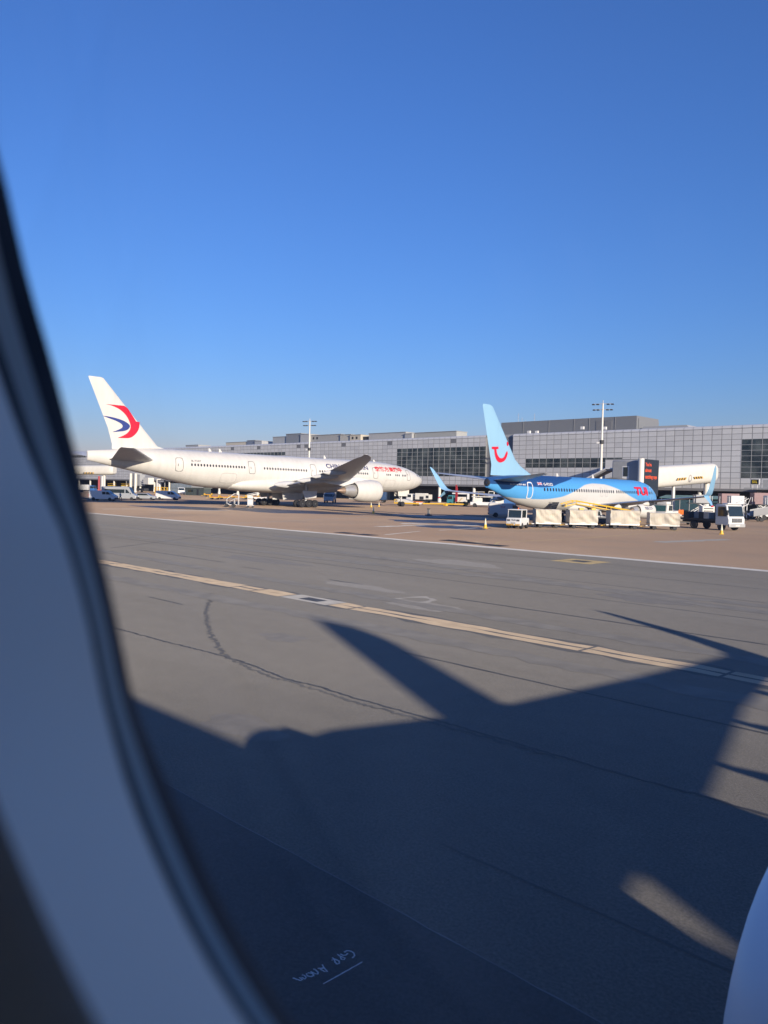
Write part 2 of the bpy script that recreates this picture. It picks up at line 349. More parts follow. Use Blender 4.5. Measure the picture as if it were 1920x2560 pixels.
# ================================================================== aircraft
def paint_mat(name, col=None, attr=None, dirt=.1, rough=.32, lines=2.6):
    if name in MATS: return MATS[name]
    mt = bpy.data.materials.new(name); mt.use_nodes = True; MATS[name] = mt; n = mt.node_tree.nodes; l = mt.node_tree.links; b = n['Principled BSDF']
    b.inputs['Roughness'].default_value = rough; b.inputs['Specular IOR Level'].default_value = .4
    tc = n.new('ShaderNodeTexCoord'); mp = n.new('ShaderNodeMapping'); mp.inputs['Scale'].default_value = (.5, 1.1, .35); l.new(tc.outputs['Object'], mp.inputs[0])
    nz = n.new('ShaderNodeTexNoise'); nz.inputs['Scale'].default_value = 1.3; nz.inputs['Detail'].default_value = 7; l.new(mp.outputs[0], nz.inputs['Vector'])
    r = n.new('ShaderNodeMapRange'); r.inputs[1].default_value = .3; r.inputs[2].default_value = .75; r.inputs[3].default_value = 1; r.inputs[4].default_value = 1 - dirt; l.new(nz.outputs[0], r.inputs[0])
    # skin joints
    sp = n.new('ShaderNodeSeparateXYZ'); l.new(tc.outputs['Object'], sp.inputs[0])
    md = n.new('ShaderNodeMath'); md.operation = 'PINGPONG'; md.inputs[1].default_value = lines; l.new(sp.outputs[1], md.inputs[0])
    lt = n.new('ShaderNodeMath'); lt.operation = 'LESS_THAN'; lt.inputs[1].default_value = .025; l.new(md.outputs[0], lt.inputs[0])
    mu = n.new('ShaderNodeMath'); mu.operation = 'MULTIPLY_ADD'; mu.inputs[1].default_value = -.12; l.new(lt.outputs[0], mu.inputs[0]); l.new(r.outputs[0], mu.inputs[2])
    mx = n.new('ShaderNodeMix'); mx.data_type = 'RGBA'; mx.blend_type = 'MULTIPLY'; mx.inputs[0].default_value = 1
    if attr:
        a = n.new('ShaderNodeAttribute'); a.attribute_name = attr; l.new(a.outputs['Color'], mx.inputs[6])
    else: mx.inputs[6].default_value = (*col, 1)
    l.new(mu.outputs[0], mx.inputs[7]); l.new(mx.outputs[2], b.inputs['Base Color'])
    return mt
P_WHITE = paint_mat('aircraft white', (.67, .65, .605), dirt=.11)
P_GREY = paint_mat('wing grey', (.68, .68, .67), dirt=.12, rough=.4)
P_LGREY = paint_mat('wing light grey', (.54, .545, .55), dirt=.1, rough=.35)
P_SKY = paint_mat('sky blue tail', (.26, .46, .62), dirt=.05)
P_LIVERY = paint_mat('striped livery', attr='paint', dirt=.05)
P_OWN = paint_mat('own aircraft white', (.9, .9, .9), dirt=.03, rough=.25)
LOGO_RED = mat('logo red', (.62, .012, .035), .4, var=.03)
LOGO_BLUE = mat('logo blue', (.03, .05, .22), .4, var=.03)
TEXT_NAVY = mat('navy lettering', (.02, .03, .13), .4)
TEXT_RED = mat('red lettering', (.6, .02, .03), .4)
TEXT_GREY = mat('grey lettering', (.14, .14, .15), .5)
TEXT_WHITE = mat('white lettering', (.7, .7, .7), .5)
EXH = mat('exhaust metal', (.42, .3, .22), .4, metal=.5, var=.12)
COWL = mat('polished cowl', (.5, .49, .47), .35, metal=.5, var=.12)
WINDOWDARK = mat('cabin window dark', (.03, .032, .036), .15)
OUTLINE = mat('door outline', (.09, .09, .095), .6)

def airfoil(n=10):
    xs = [(1 - cos(pi * i / n)) / 2 for i in range(n + 1)]
    yt = lambda x: 5 * (.2969 * sqrt(x) - .126 * x - .3516 * x**2 + .2843 * x**3 - .1015 * x**4)
    return [(x, yt(x)) for x in xs[::-1]] + [(x, -.75 * yt(x)) for x in xs[1:-1]]
AF = airfoil()
def lifting(stations, sym=False):
    """stations: (x, d, z, chord, t/c); returns an MB of the lofted surface"""
    rings = []
    for i, (x, d, z, c, t) in enumerate(stations):
        a, b = stations[max(i - 1, 0)], stations[min(i + 1, len(stations) - 1)]
        sp = Vector((b[0] - a[0], 0, b[2] - a[2])).normalized(); nm = Vector((0, -1, 0)).cross(sp)
        rings.append([Vector((x, -d - c * p, z)) + nm * (c * t * (q if not sym or q > 0 else q / .75)) for p, q in AF])
    return MB().loft(rings)
def fin_x(st, d, z):
    for a, b in zip(st, st[1:]):
        if a[2] <= z <= b[2]:
            t = (z - a[2]) / (b[2] - a[2]); L = a[1] + (b[1] - a[1]) * t; c = a[3] + (b[3] - a[3]) * t; tc = a[4] + (b[4] - a[4]) * t
            x = min(max((d - L) / c, .0), 1.)
            return c * tc * 5 * (.2969 * sqrt(x) - .126 * x - .3516 * x**2 + .2843 * x**3 - .1015 * x**4)
    return .2

class Craft:
    def __init__(s, root, tab): s.root = root; s.tab = tab
    def sec(s, d): return interp(s.tab, d)
    def side(s, d, z, e=.02):
        w, t, b = s.sec(d); zc = (t + b) / 2; h = (t - b) / 2; q = max(0, 1 - ((z - zc) / h)**2)
        nx = sqrt(q) / w; nz = (z - zc) / h / h; L = hypot(nx, nz) or 1
        return Vector((w * sqrt(q) + e * nx / L, -d, z + e * nz / L))
    def ring(s, d, n, k0=0):
        w, t, b = s.sec(d)
        return [(w * sin(2 * pi * k / n), -d, (t + b) / 2 + (t - b) / 2 * cos(2 * pi * k / n)) for k in range(n)]
    def hull(s, ds, n, mt, colour=None, name='fuselage'):
        m_ = MB().loft([s.ring(d, n) for d in ds]); o = m_.build(name, mt, s.root, smooth=50)
        if colour:
            at = o.data.color_attributes.new('paint', 'FLOAT_COLOR', 'POINT')
            for i, v in enumerate(o.data.vertices): at.data[i].color = (*colour(-v.co.y, v.co.z), 1)
        return o
    def rounded(s, name, d, z, w, h, mt, e=.02, parent=None, n=12, pw=3.):
        pts = []
        for k in range(n):
            t = 2 * pi * (k + .5) / n; a, b = cos(t), sin(t); r = (abs(a)**pw + abs(b)**pw)**(-1 / pw)
            pts.append(s.side(d + a * r * w / 2, z + b * r * h / 2, e))
        return MB().quad(*pts).build(name, mt, parent or s.root)
    def windows(s, ds, zf, w, h, mt=None, name='cabin_window'):
        for d in ds:
            z = zf(d); o = s.rounded(name, d, z, w, h, mt or WINDOWDARK)
    def door(s, d, z, w, h, mt=OUTLINE, t=.07, name='cabin_door', panel=None):
        dr = s.rounded(name, d, z, w, h, panel or P_WHITE, .012, n=20, pw=6)
        def loop(k):
            pts = []
            for j in range(24):
                a_ = 2 * pi * j / 24; a, b = cos(a_), sin(a_); r = (abs(a)**6 + abs(b)**6)**(-1 / 6)
                pts.append(s.side(d + a * r * (w / 2 + k), z + b * r * (h / 2 + k), .025))
            return pts
        o, i = loop(t / 2), loop(-t / 2); q = MB()
        for j in range(24): q.quad(o[j], o[(j + 1) % 24], i[(j + 1) % 24], i[j])
        q.build('door_seal', mt, dr)
        return dr
    def text(s, name, body, d0, d1, z0, z1, mt, bold=.02, e=.03):
        return lettering(name, body, lambda u, v: s.side(d0 + (d1 - d0) * u, z0 + (z1 - z0) * v, e), mt, s.root, bold)

def wheel(parent, x, d, r, w, group=None, name='wheel'):
    t = MB().lathe([(-w / 2, r * .62), (-w / 2, r * .9), (-w * .36, r), (w * .36, r), (w / 2, r * .9), (w / 2, r * .62)], (x, -d, r), 'x', 20, True, True).build(name, DARK, parent, smooth=40)
    MB().lathe([(w * .5, r * .6), (w * .42, r * .5), (w * .46, r * .2), (w * .52, .02)], (x, -d, r), 'x', 16, False, True).build('rim', RUBBERGREY, t, smooth=30)
    return t
def canoe(parent, x, d0, d1, z, r, mt, name='flap_track_fairing'):
    L = d1 - d0; prof = [(0, .02), (.12, .5), (.35, .95), (.6, 1), (.82, .7), (.95, .3), (1, .03)]
    rings = []
    for t, q in prof:
        rings.append([(x + r * q * .75 * cos(2 * pi * k / 12), -(d0 + t * L), z - .25 * r * t + r * q * sin(2 * pi * k / 12)) for k in range(12)])
    return MB().loft(rings).build(name, mt, parent, smooth=60)
def poly_on_fin(name, st, pts, mt, parent, yn):
    bm = bmesh.new(); bm.faces.new([bm.verts.new((0, y - yn, z)) for y, z in pts])
    bm.normal_update(); bmesh.ops.triangulate(bm, faces=bm.faces)
    for _ in range(3):
        bmesh.ops.subdivide_edges(bm, edges=[e for e in bm.edges if e.calc_length() > .35], cuts=1); bmesh.ops.triangulate(bm, faces=bm.faces)
    for v in bm.verts: v.co.x = fin_x(st, -v.co.y, v.co.z) + .03
    bm.verts.index_update(); m_ = MB().add([tuple(v.co) for v in bm.verts], [[v.index for v in f.verts] for f in bm.faces]); bm.free()
    return m_.build(name, mt, parent, recalc=False)
def curve_pts(ctrl, n=5):
    out = []
    for i in range(len(ctrl) - 1):
        p0 = ctrl[max(i - 1, 0)]; p1, p2 = ctrl[i], ctrl[i + 1]; p3 = ctrl[min(i + 2, len(ctrl) - 1)]
        for k in range(n):
            t = k / n
            out.append(tuple(.5 * (2 * p1[j] + (p2[j] - p0[j]) * t + (2 * p0[j] - 5 * p1[j] + 4 * p2[j] - p3[j]) * t * t + (3 * p1[j] - p0[j] - 3 * p2[j] + p3[j]) * t**3) for j in (0, 1)))
    return out + [ctrl[-1]]

# ------------------------------------------------------------------ wide-body with the swallow emblem
YN = 123.4
wb = thing('wide_body_airliner', 'large white twin-engine airliner with a red and blue swallow emblem on its fin', 'airliner', (-111.3, YN, 0))
W = Craft(wb, [(0, .06, 5.62, 5.48), (.35, .62, 6.05, 4.9), (1.1, 1.2, 6.5, 4.38), (2.5, 1.85, 7.08, 3.82), (4.1, 2.36, 7.62, 3.42), (6.5, 2.82, 8.2, 3.1), (11.3, 3.1, 8.78, 2.92), (16, 3.12, 8.98, 2.88), (46, 3.12, 9.02, 2.88),
             (53.9, 3.06, 9.06, 3.2), (59, 2.78, 9.08, 3.99), (63, 2.25, 9.0, 4.82), (66.6, 1.62, 8.75, 5.52), (69.4, 1.0, 8.5, 6.02), (72.0, .42, 8.24, 6.6), (72.9, .2, 8.15, 6.76)])
W.hull([0, .1, .35, .7, 1.1, 1.7, 2.5, 3.3, 4.1, 5.2, 6.5, 8.5, 11.3, 14] + [16 + 3 * i for i in range(11)] + [48 + 1.5 * i for i in range(17)] + [72.9], 56, P_WHITE)
# wing root fairing
def fairing(c, d0, d1, w, zt, zb, mt, parent, name='wing_root_fairing', pw=2.6):
    rings = []
    for t in (0, .06, .15, .3, .5, .7, .85, .94, 1):
        q = max(.04, sin(pi * min(max(t, .0), 1))**.45) if 0 < t < 1 else .04
        d = d0 + (d1 - d0) * t; ring = []
        for k in range(24):
            a = 2 * pi * k / 24; cx, sz = cos(a), sin(a); r = (abs(cx)**pw + abs(sz)**pw)**(-1 / pw)
            ring.append((w * (.55 + .45 * q) * cx * r, -d, (zt + zb) / 2 + (zt - zb) / 2 * (.55 + .45 * q) * sz * r))
        rings.append(ring)
    return MB().loft(rings).build(name, mt, parent, smooth=60)
fairing(W, 23.5, 49, 3.5, 5.2, 2.35, P_WHITE, wb)
for s_ in (1, -1):
    wst = [(2.6 * s_, 24.2, 4.2, 15.6, .11), (6 * s_, 26.8, 4.55, 12.6, .115), (10.2 * s_, 29.8, 5.1, 9.4, .11), (20 * s_, 36.8, 6.35, 6.1, .10), (29.3 * s_, 43.5, 7.75, 3.3, .09), (31.2 * s_, 45.3, 8.05, 1.9, .08), (32.4 * s_, 47.2, 8.3, .6, .08)]
    if s_ < 0: wst = wst[::-1]
    lifting(wst).build('wing', P_GREY, wb, smooth=40)
    for x, d0, d1, z, r in ((5.6, 36.5, 43.2, 4.0, .62), (10.4, 35, 42, 4.7, .55), (15.2, 37, 43, 5.35, .48), (19.6, 39.3, 44.4, 5.95, .42)): canoe(wb, x * s_, d0, d1, z, r, P_LGREY)
    # drooped outboard part of the flap
    MB().loft([[(x * s_, -d, z), (x * s_, -d - c, z - .55), (x * s_, -d - c, z - .62), (x * s_, -d + .1, z - .2)] for x, d, z, c in ((3.3, 38.6, 4.1, 2.3), (9.6, 38.9, 4.85, 1.7))]).build('flap', P_GREY, wb)
    hst = [(1.0 * s_, 62.4, 7.0, 7.6, .1), (1.9 * s_, 63.3, 7.1, 6.7, .1), (10.3 * s_, 70.6, 8.3, 2.4, .09), (10.8 * s_, 71.3, 8.4, 1.7, .06)]
    lifting(hst if s_ > 0 else hst[::-1], True).build('tailplane', P_GREY, wb, smooth=40)
WF = [(0, 58.5, 8.6, 10.6, .04), (0, 61.6, 9.35, 7.5, .06), (0, 63.9, 11.76, 5.9, .07), (0, 70.55, 18.95, 2.3, .08), (0, 70.9, 19.05, 1.9, .03)]
lifting([(x, d, z, c, t) for x, d, z, c, t in WF], True).build('fin', P_WHITE, wb, smooth=40)
red = curve_pts([(53.16, 15.15), (54.38, 15.16), (56.1, 15.16)], 2) + curve_pts([(56.1, 15.16), (56.75, 14.8), (57.4, 13.9), (58.05, 12.95)], 3) + [(58.74, 12.9)] + curve_pts([(58.74, 12.9), (58.42, 11.7), (57.73, 10.82), (56.86, 10.35), (55.12, 10.29)], 4) + curve_pts([(55.12, 10.29), (55.98, 10.65), (56.75, 11.22), (57.13, 11.97), (56.92, 12.87), (56.32, 13.82), (55.35, 14.56), (54.2, 14.99), (53.16, 15.15)], 3)[:-1]
blu = curve_pts([(52.76, 13.4), (54.03, 13.33), (55.56, 13.04), (56.53, 12.66), (57.02, 12.19), (56.74, 11.67), (55.97, 11.34), (54.25, 11.08)], 4) + curve_pts([(54.25, 11.08), (55.39, 11.58), (55.86, 11.97), (55.66, 12.41), (54.8, 12.8), (53.85, 13.08), (52.76, 13.4)], 4)[:-1]
poly_on_fin('fin_emblem', WF, red, LOGO_RED, wb, YN); poly_on_fin('fin_emblem', WF, blu, LOGO_BLUE, wb, YN)
wz = lambda d: 6.33 + (d - 8) * .0068
for a, b, n in ((YN - 66.2, YN - 76.1, 19), (YN - 80.2, YN - 89.4, 17), (YN - 92.6, YN - 104.6, 22)): W.windows([a + (b - a) * i / (n - 1) for i in range(n)], wz, .3, .42)
W.windows([YN - y for y in (109.94, 110.45, 110.96, 112.5, 113, 113.54, 114.6, 115.08, 115.55)], wz, .26, .4)
for d in (59.3, 45.8, 32.3, 16.6, 6.85): W.door(d, 6.62 - (6.85 / d) * .05 if d > 8 else 6.4, 1.25 if d > 8 else 1.0, 2.05)
for d in (59.3, 45.8, 32.3, 16.6, 6.85): W.rounded('door_handle', d + .22, 6.55, .12, .42, TEXT_GREY, .03); 
W.door(50.3, 4.75, 3.0, 1.55, mat('hatch seam', (.4, .39, .37), .6), .05, 'cargo_door'); W.door(12.4, 4.6, 2.9, 1.5, mat('hatch seam', (.4, .39, .37), .6), .05, 'cargo_door')
W.text('airline_lettering', 'CHINA EASTERN', YN - 94.35, YN - 105.0, 7.1, 7.92, TEXT_NAVY)
W.text('airline_lettering', '空航方東國中', YN - 106.9, YN - 114.8, 6.95, 7.92, TEXT_RED, .03)
W.text('registration', 'B-7347', YN - 66.2, YN - 67.9, 7.12, 7.42, TEXT_GREY, .01)
for d0, d1, z0, z1 in ((1.15, 1.75, 6.1, 6.62), (1.85, 2.6, 6.2, 6.85), (2.7, 3.3, 6.35, 6.95)):
    MB().quad(W.side(d0, z0, .03), W.side(d1, z0, .03), W.side(d1, z1, .03), W.side(d0 + .25, z1, .03)).build('cockpit_window', WINDOWDARK, wb)
for d, h in ((27, .55), (52, .5), (50, .5), (14, .4)):
    t_ = W.sec(d)[1]; MB().prism([(-d - .35, t_ - .1), (-d + .3, t_ - .1), (-d - .15, t_ + h), (-d - .38, t_ + h)], -.05, .05, 'x').build('antenna', P_WHITE, wb)
def turbofan(parent, x, d0, z, r, L, core, plug, mt, tip=EXH, lip=COWL):
    prof = [(0, r * .84), (-.02 * L, r * .9), (-.08 * L, r * .96), (-.25 * L, r), (-.55 * L, r * .985), (-.82 * L, r * .9), (-L, r * .78)]
    inner = [(-L, r * .72), (-.8 * L, r * .8), (-.3 * L, r * .8), (-.1 * L, r * .77), (-.02 * L, r * .79), (0, r * .84)]
    nac = MB().lathe(prof + inner, (x, -d0, z), 'y', 36).build('engine_nacelle', mt, parent, smooth=40)
    if lip: MB().lathe([(.0, r * .835), (-.004, r * .85), (-.03 * L, r * .915)], (x, -d0 + .02, z), 'y', 36).build('inlet_lip', lip, nac, smooth=40)
    MB().lathe([(-.2 * L, r * .79), (-.2 * L, .3 * r), (-.1 * L, .02)], (x, -d0, z), 'y', 24).build('fan', CHASSIS, nac, smooth=30)
    MB().lathe([(-.7 * L, r * .6), (-L, r * .56), (-L - core * .55, r * .48), (-L - core, r * .36), (-L - core, r * .3), (-L, r * .3)], (x, -d0, z), 'y', 28).build('core_cowl', COWL, nac, smooth=40)
    MB().lathe([(-L - core * .7, r * .3), (-L - core, r * .28), (-L - core - plug * .6, r * .14), (-L - core - plug, .02)], (x, -d0, z), 'y', 20).build('exhaust_cone', tip, nac, smooth=50)
    return nac
for s_ in (1, -1):
    nac = turbofan(wb, 9.6 * s_, 22.7, 3.1, 2.02, 6.0, 2.2, 1.5, P_WHITE)
    MB().loft([[(9.6 * s_ - .25, -a, b), (9.6 * s_ + .25, -a, b), (9.6 * s_ + .25, -a, c), (9.6 * s_ - .25, -a, c)] for a, b, c in ((24.5, 4.8, 5.05), (28, 4.6, 5.5), (31, 3.9, 5.1), (35, 4.3, 4.8), (36.5, 4.5, 4.7))]).build('pylon', P_GREY, wb)
    g = MB().cyl((5.5 * s_, -36, .66), (5.2 * s_, -35.8, 4.5), .24, .28, 10).cyl((5.5 * s_, -37.7, .66), (5.5 * s_, -34.3, .66), .2, .2, 10).cyl((5.5 * s_, -36, 1.6), (3.2 * s_, -33.6, 3.6), .13, .13, 8)
    gr = g.build('main_gear_strut', GALV, wb, smooth=40)
    for k in (-1, 0, 1):
        for sd in (-1, 1): wheel(wb, 5.5 * s_ + sd * .7, 36 + k * 1.47, .66, .5, name='gear_wheel')
    MB().prism([(-37.6, 2.9), (-34.2, 2.9), (-34.4, 1.75), (-36.9, 1.5)], 6.35 * s_, 6.42 * s_, 'x').build('gear_door', P_GREY, wb)
    MB().prism([(-38.2, 2.7), (-33.4, 2.7), (-33.6, 1.2), (-37.9, 1.2)], 1.5 * s_, 1.56 * s_, 'x').build('gear_door', P_GREY, wb)
MB().cyl((0, -5.9, .5), (0, -6.0, 3.6), .16, .2, 10).box((0, -5.9, .5), (.9, .18, .18)).cyl((0, -5.9, 1.4), (0, -8.2, 3.3), .08).build('nose_gear_strut', GALV, wb, smooth=40)
for sd in (-.38, .38): wheel(wb, sd, 5.9, .52, .38, name='gear_wheel')
for sd in (-.55, .55): MB().prism([(-7.6, 3.3), (-4.9, 3.4), (-4.9, 2.15), (-7.4, 2.15)], sd - .03, sd + .03, 'x').build('nose_gear_door', P_WHITE, wb)

# ------------------------------------------------------------------ narrow-body with the blue wave livery
YT = 103.5
nb = thing('narrow_body_airliner', 'blue and white twin-jet with a red smile on its pale blue fin', 'airliner', (-49.8, YT, 0))
T = Craft(nb, [(0, .05, 3.18, 3.06), (.3, .5, 3.6, 2.55), (.9, .92, 4.02, 2.1), (1.8, 1.25, 4.5, 1.82), (3, 1.55, 5.02, 1.62), (5, 1.8, 5.38, 1.48), (7.5, 1.88, 5.47, 1.44), (24, 1.88, 5.47, 1.44), (26.5, 1.84, 5.46, 1.48), (28.8, 1.72, 5.45, 1.66),
             (32.7, 1.25, 5.38, 2.3), (36.0, .62, 5.2, 3.3), (37.5, .36, 5.06, 3.78), (38.0, .3, 4.98, 3.9)])
NAVYC, BLUEC, WHITEC, PALEC = (.018, .065, .2), (.085, .33, .68), (.58, .57, .54), (.28, .5, .66)
navy = sorted((YT - y, z) for y, z in ((64, 4.33), (67.38, 4.29), (70.69, 4.16), (73.7, 4.11), (75.46, 4.26), (76.77, 4.55), (79.12, 4.97), (80.59, 5.24), (82.5, 5.6), (110, 5.6)))
white = sorted((YT - y, z) for y, z in ((63, 4.05), (64.15, 3.84), (65.46, 3.51), (68.3, 3.02), (70.3, 2.83), (73.53, 2.79), (76.85, 3.06), (79.11, 3.59), (80.97, 4.13), (82.58, 4.57), (84.74, 4.77), (86.85, 4.74), (89.55, 4.34), (91.43, 3.87), (93.16, 3.34), (94.36, 3.06), (98, 2.3), (110, 2.0)))
def livery(d, z):
    zn, zw = interp(navy, d)[0], interp(white, d)[0]
    def mix(a, b, t): t = min(max(t, 0), 1); return tuple(p + (q - p) * t for p, q in zip(a, b))
    c = mix(BLUEC, NAVYC, (z - zn) / .05 + .5)
    return mix(WHITEC, c, (z - zw) / .05 + .5)
T.hull([0, .08, .3, .6, .9, 1.3, 1.8, 2.4, 3, 3.6, 4.2, 5] + [5 + .16 * i for i in range(1, 205)] + [38.0], 160, P_LIVERY, livery)
MB().lathe([(0, .42), (-.06, .34), (-.05, .05)], (0, -37.98, 4.44), 'y', 16).build('exhaust_pipe', CHASSIS, nb, smooth=40)
fairing(T, 12.3, 23.5, 1.98, 2.7, 1.15, paint_mat('belly white', (.6, .59, .56)), nb)
TIPBLUE = paint_mat('winglet blue', (.25, .47, .68), dirt=.04)
for s_ in (1, -1):
    o = lambda st: st if s_ > 0 else st[::-1]
    lifting(o([(1.5 * s_, 13.5, 1.9, 7.8, .12), (5.2 * s_, 16.6, 2.4, 4.8, .12), (11 * s_, 19.75, 2.95, 3.0, .11), (17.0 * s_, 23.0, 3.5, 1.6, .10)])).build('wing', P_LGREY, nb, smooth=40)
    wl_ = lifting(o([(17.0 * s_, 23.0, 3.5, 1.6, .10), (17.55 * s_, 23.4, 3.75, 1.5, .09), (17.85 * s_, 23.75, 4.3, 1.3, .08), (18.3 * s_, 24.45, 5.4, .95, .07), (18.62 * s_, 25.2, 6.3, .55, .07), (18.72 * s_, 25.65, 6.58, .15, .06)])).build('winglet', TIPBLUE, nb, smooth=50)
    lifting(o([(17.15 * s_, 23.25, 3.55, 1.2, .09), (17.75 * s_, 23.85, 2.95, .75, .08), (18.05 * s_, 24.35, 2.55, .32, .08)])).build('winglet_strake', TIPBLUE, nb, smooth=50)
    MB().box((18.06 * s_, -24.52, 2.55), (.1, .42, .16)).build('strake_tip', RED, nb)
    for x, d0, d1, z, r in ((3.2, 19, 22.6, 1.75, .3), (6.3, 19.4, 22.6, 2.2, .3), (10.2, 20.6, 23.6, 2.6, .26)): canoe(nb, x * s_, d0, d1, z, r, P_WHITE)
    lifting(o([(.5 * s_, 32.6, 4.75, 4.9, .09), (1.1 * s_, 33.1, 4.8, 4.3, .09), (6.9 * s_, 37.1, 5.42, 1.35, .08), (7.15 * s_, 37.5, 5.45, .8, .05)]), True).build('tailplane', P_LGREY, nb, smooth=40)
    nac = turbofan(nb, 4.83 * s_, 10.9, 1.62, .98, 3.7, .9, .6, P_WHITE)
    MB().loft([[(4.83 * s_ - .16, -a, b), (4.83 * s_ + .16, -a, b), (4.83 * s_ + .16, -a, c), (4.83 * s_ - .16, -a, c)] for a, b, c in ((12, 2.45, 2.56), (14, 2.3, 2.72), (16.5, 2.0, 2.6), (18.5, 2.1, 2.4))]).build('pylon', P_WHITE, nb)
    if s_ > 0:
        vs, fs = text_polys('TUI.COM', .02)
        MB().add([(4.83 + (.975) * cos(a := radians(8 + 20 * v)), -13.9 + 2.1 * u, 1.62 + .975 * sin(a)) for u, v in vs], fs).build('engine_lettering', TEXT_NAVY, nac, recalc=False)
    MB().cyl((2.86 * s_, -19.6, .56), (2.8 * s_, -19.6, 2.2), .14).cyl((2.86 * s_, -19.6, 1.2), (1.6 * s_, -19.6, 1.9), .07).build('main_gear_strut', GALV, nb)
    for k in (-.4, .4): wheel(nb, 2.86 * s_ + k, 19.6, .56, .38, name='gear_wheel')
TF = [(0, 29.3, 5.25, 8.1, .015), (0, 32.0, 6.35, 5.3, .05), (0, 33.05, 7.05, 4.45, .075), (0, 37.3, 12.4, 1.75, .08), (0, 37.75, 12.58, 1.2, .03)]
lifting(TF, True).build('fin', P_SKY, nb, smooth=40)
sm = curve_pts([(66.1, 8.22), (67.15, 8.28)], 1) + [(67.2, 8.04)] + curve_pts([(66.86, 8.0), (66.95, 7.62), (67.12, 7.38), (67.44, 7.12), (67.83, 7.09), (68.2, 7.28), (68.46, 7.68), (68.7, 7.9)], 3) + curve_pts([(68.8, 7.66), (68.6, 7.2), (68.23, 6.81), (67.61, 6.62), (67.07, 6.78), (66.7, 7.25), (66.5, 7.95)], 3) + [(66.13, 7.98)]
poly_on_fin('fin_emblem', TF, sm, LOGO_RED, nb, YT)
poly_on_fin('fin_emblem', TF, [(68.8 + .19 * cos(2 * pi * k / 14), 8.68 + .24 * sin(2 * pi * k / 14)) for k in range(14)], LOGO_RED, nb, YT)
MB().cyl((0, -4.3, .34), (0, -4.3, 2.0), .09).build('nose_gear_strut', GALV, nb)
for k in (-.2, .2): wheel(nb, k, 4.3, .34, .2, name='gear_wheel')
tw = lambda d: 3.84 + (d - 10) * .0022
T.windows([YT - 73.85 - (88.85 - 73.85) * i / 28 for i in range(29)], tw, .26, .38); T.windows([YT - 89.7 - 10 * i / 19 for i in range(20)], tw, .26, .38)
T.door(YT - 71.5, 3.74, .78, 1.72, TEXT_WHITE, .1, panel=P_LIVERY if False else mat('door blue', BLUEC, .35)); T.door(YT - 99.6, 3.7, .8, 1.75, TEXT_WHITE, .06, panel=mat('door blue', BLUEC, .35))
for y in (85.94, 87.1): T.door(YT - y, 3.75, .55, 1.05, mat('exit outline', (.4, .4, .4), .6), .05, 'overwing_exit', panel=mat('exit white', WHITEC, .35))
T.text('airline_lettering', 'TUI', YT - 94.55, YT - 98.2, 3.45, 4.55, LOGO_RED, .05)
T.text('registration', 'G-FDZS', YT - 73.85, YT - 75.55, 4.32, 4.6, TEXT_WHITE, .02)
T.text('type_lettering', 'BOEING 737-800', YT - 68.5, YT - 70.85, 4.26, 4.42, TEXT_WHITE, .02)
fl = T.rounded('flag', YT - 73.2, 4.5, .8, .34, mat('flag blue', (.05, .08, .35), .5), .025, n=4, pw=30)
d0 = YT - 72.82; d1 = YT - 73.58
for w_, mt_, e in ((.12, TEXT_WHITE, .03), (.07, LOGO_RED, .034)):
    q = MB(); q.quad(T.side(d0, 4.5 - w_ / 2, e), T.side(d1, 4.5 - w_ / 2, e), T.side(d1, 4.5 + w_ / 2, e), T.side(d0, 4.5 + w_ / 2, e)); c_ = (d0 + d1) / 2
    q.quad(T.side(c_ + w_ * .6, 4.34, e + .001), T.side(c_ - w_ * .6, 4.34, e + .001), T.side(c_ - w_ * .6, 4.66, e + .001), T.side(c_ + w_ * .6, 4.66, e + .001))
    if w_ > .1:
        for z0, z1 in ((4.34, 4.66), (4.66, 4.34)): q.quad(T.side(d0, z0 - .03, e + .002), T.side(d1, z1 - .03, e + .002), T.side(d1, z1 + .03, e + .002), T.side(d0, z0 + .03, e + .002))
    q.build('flag_cross', mt_, fl, recalc=False)
# open rear hold
MB().quad(T.side(YT - 75.05, 2.5, .02), T.side(YT - 76.2, 2.5, .02), T.side(YT - 75.9, 1.75, .02), T.side(YT - 74.6, 1.75, .02)).build('hold_opening', BLACK, nb)
MB().prism([(-(YT - 76.3), 2.5), (-(YT - 75.0), 2.5), (-(YT - 74.4), 1.62), (-(YT - 75.6), 1.62)], 1.98, 2.03, 'x').build('hold_door', CHASSIS, nb)
for d, h in ((24.5, .35), (16.4, .45)):
    MB().prism([(-d - .3, 5.4), (-d + .25, 5.4), (-d - .1, 5.47 + h), (-d - .28, 5.47 + h)], -.03, .03, 'x').build('antenna', P_WHITE, nb)
# ------------------------------------------------------------------ the aircraft the picture is taken from
# its axes: s = metres to starboard of the centre line, d = metres aft of the nose; the cabin window is at d = 10.6
YC, ZC, RF, NOSE = -1.46, 3.25, 1.68, 10.6
own = thing('boarded_airliner', 'white airliner we sit in, seen as window surround and engine cowling', 'airliner', (-NOSE, YC, 0), radians(90))
OW = Craft(own, [(0, .05, 2.75, 2.62), (.5, .6, 3.3, 2.1), (1.5, 1.05, 3.95, 1.85), (3, 1.45, 4.6, 1.65), (5, 1.65, 4.9, 1.58), (6, RF, ZC + RF, ZC - RF), (24, RF, ZC + RF, ZC - RF), (27, 1.55, 4.92, 1.85), (31, 1.1, 4.85, 2.6), (35, .5, 4.7, 3.4), (37, .12, 4.5, 3.8)])
SKINI = mat('cabin skin', (.3, .31, .33), .7)
N_ = 64
W0, W1, Z0, Z1 = NOSE - .85, NOSE + .45, 2.98, 4.12       # rough hole in the skin for the window
ka, kb = math.acos((Z1 - ZC) / RF), math.acos((Z0 - ZC) / RF)
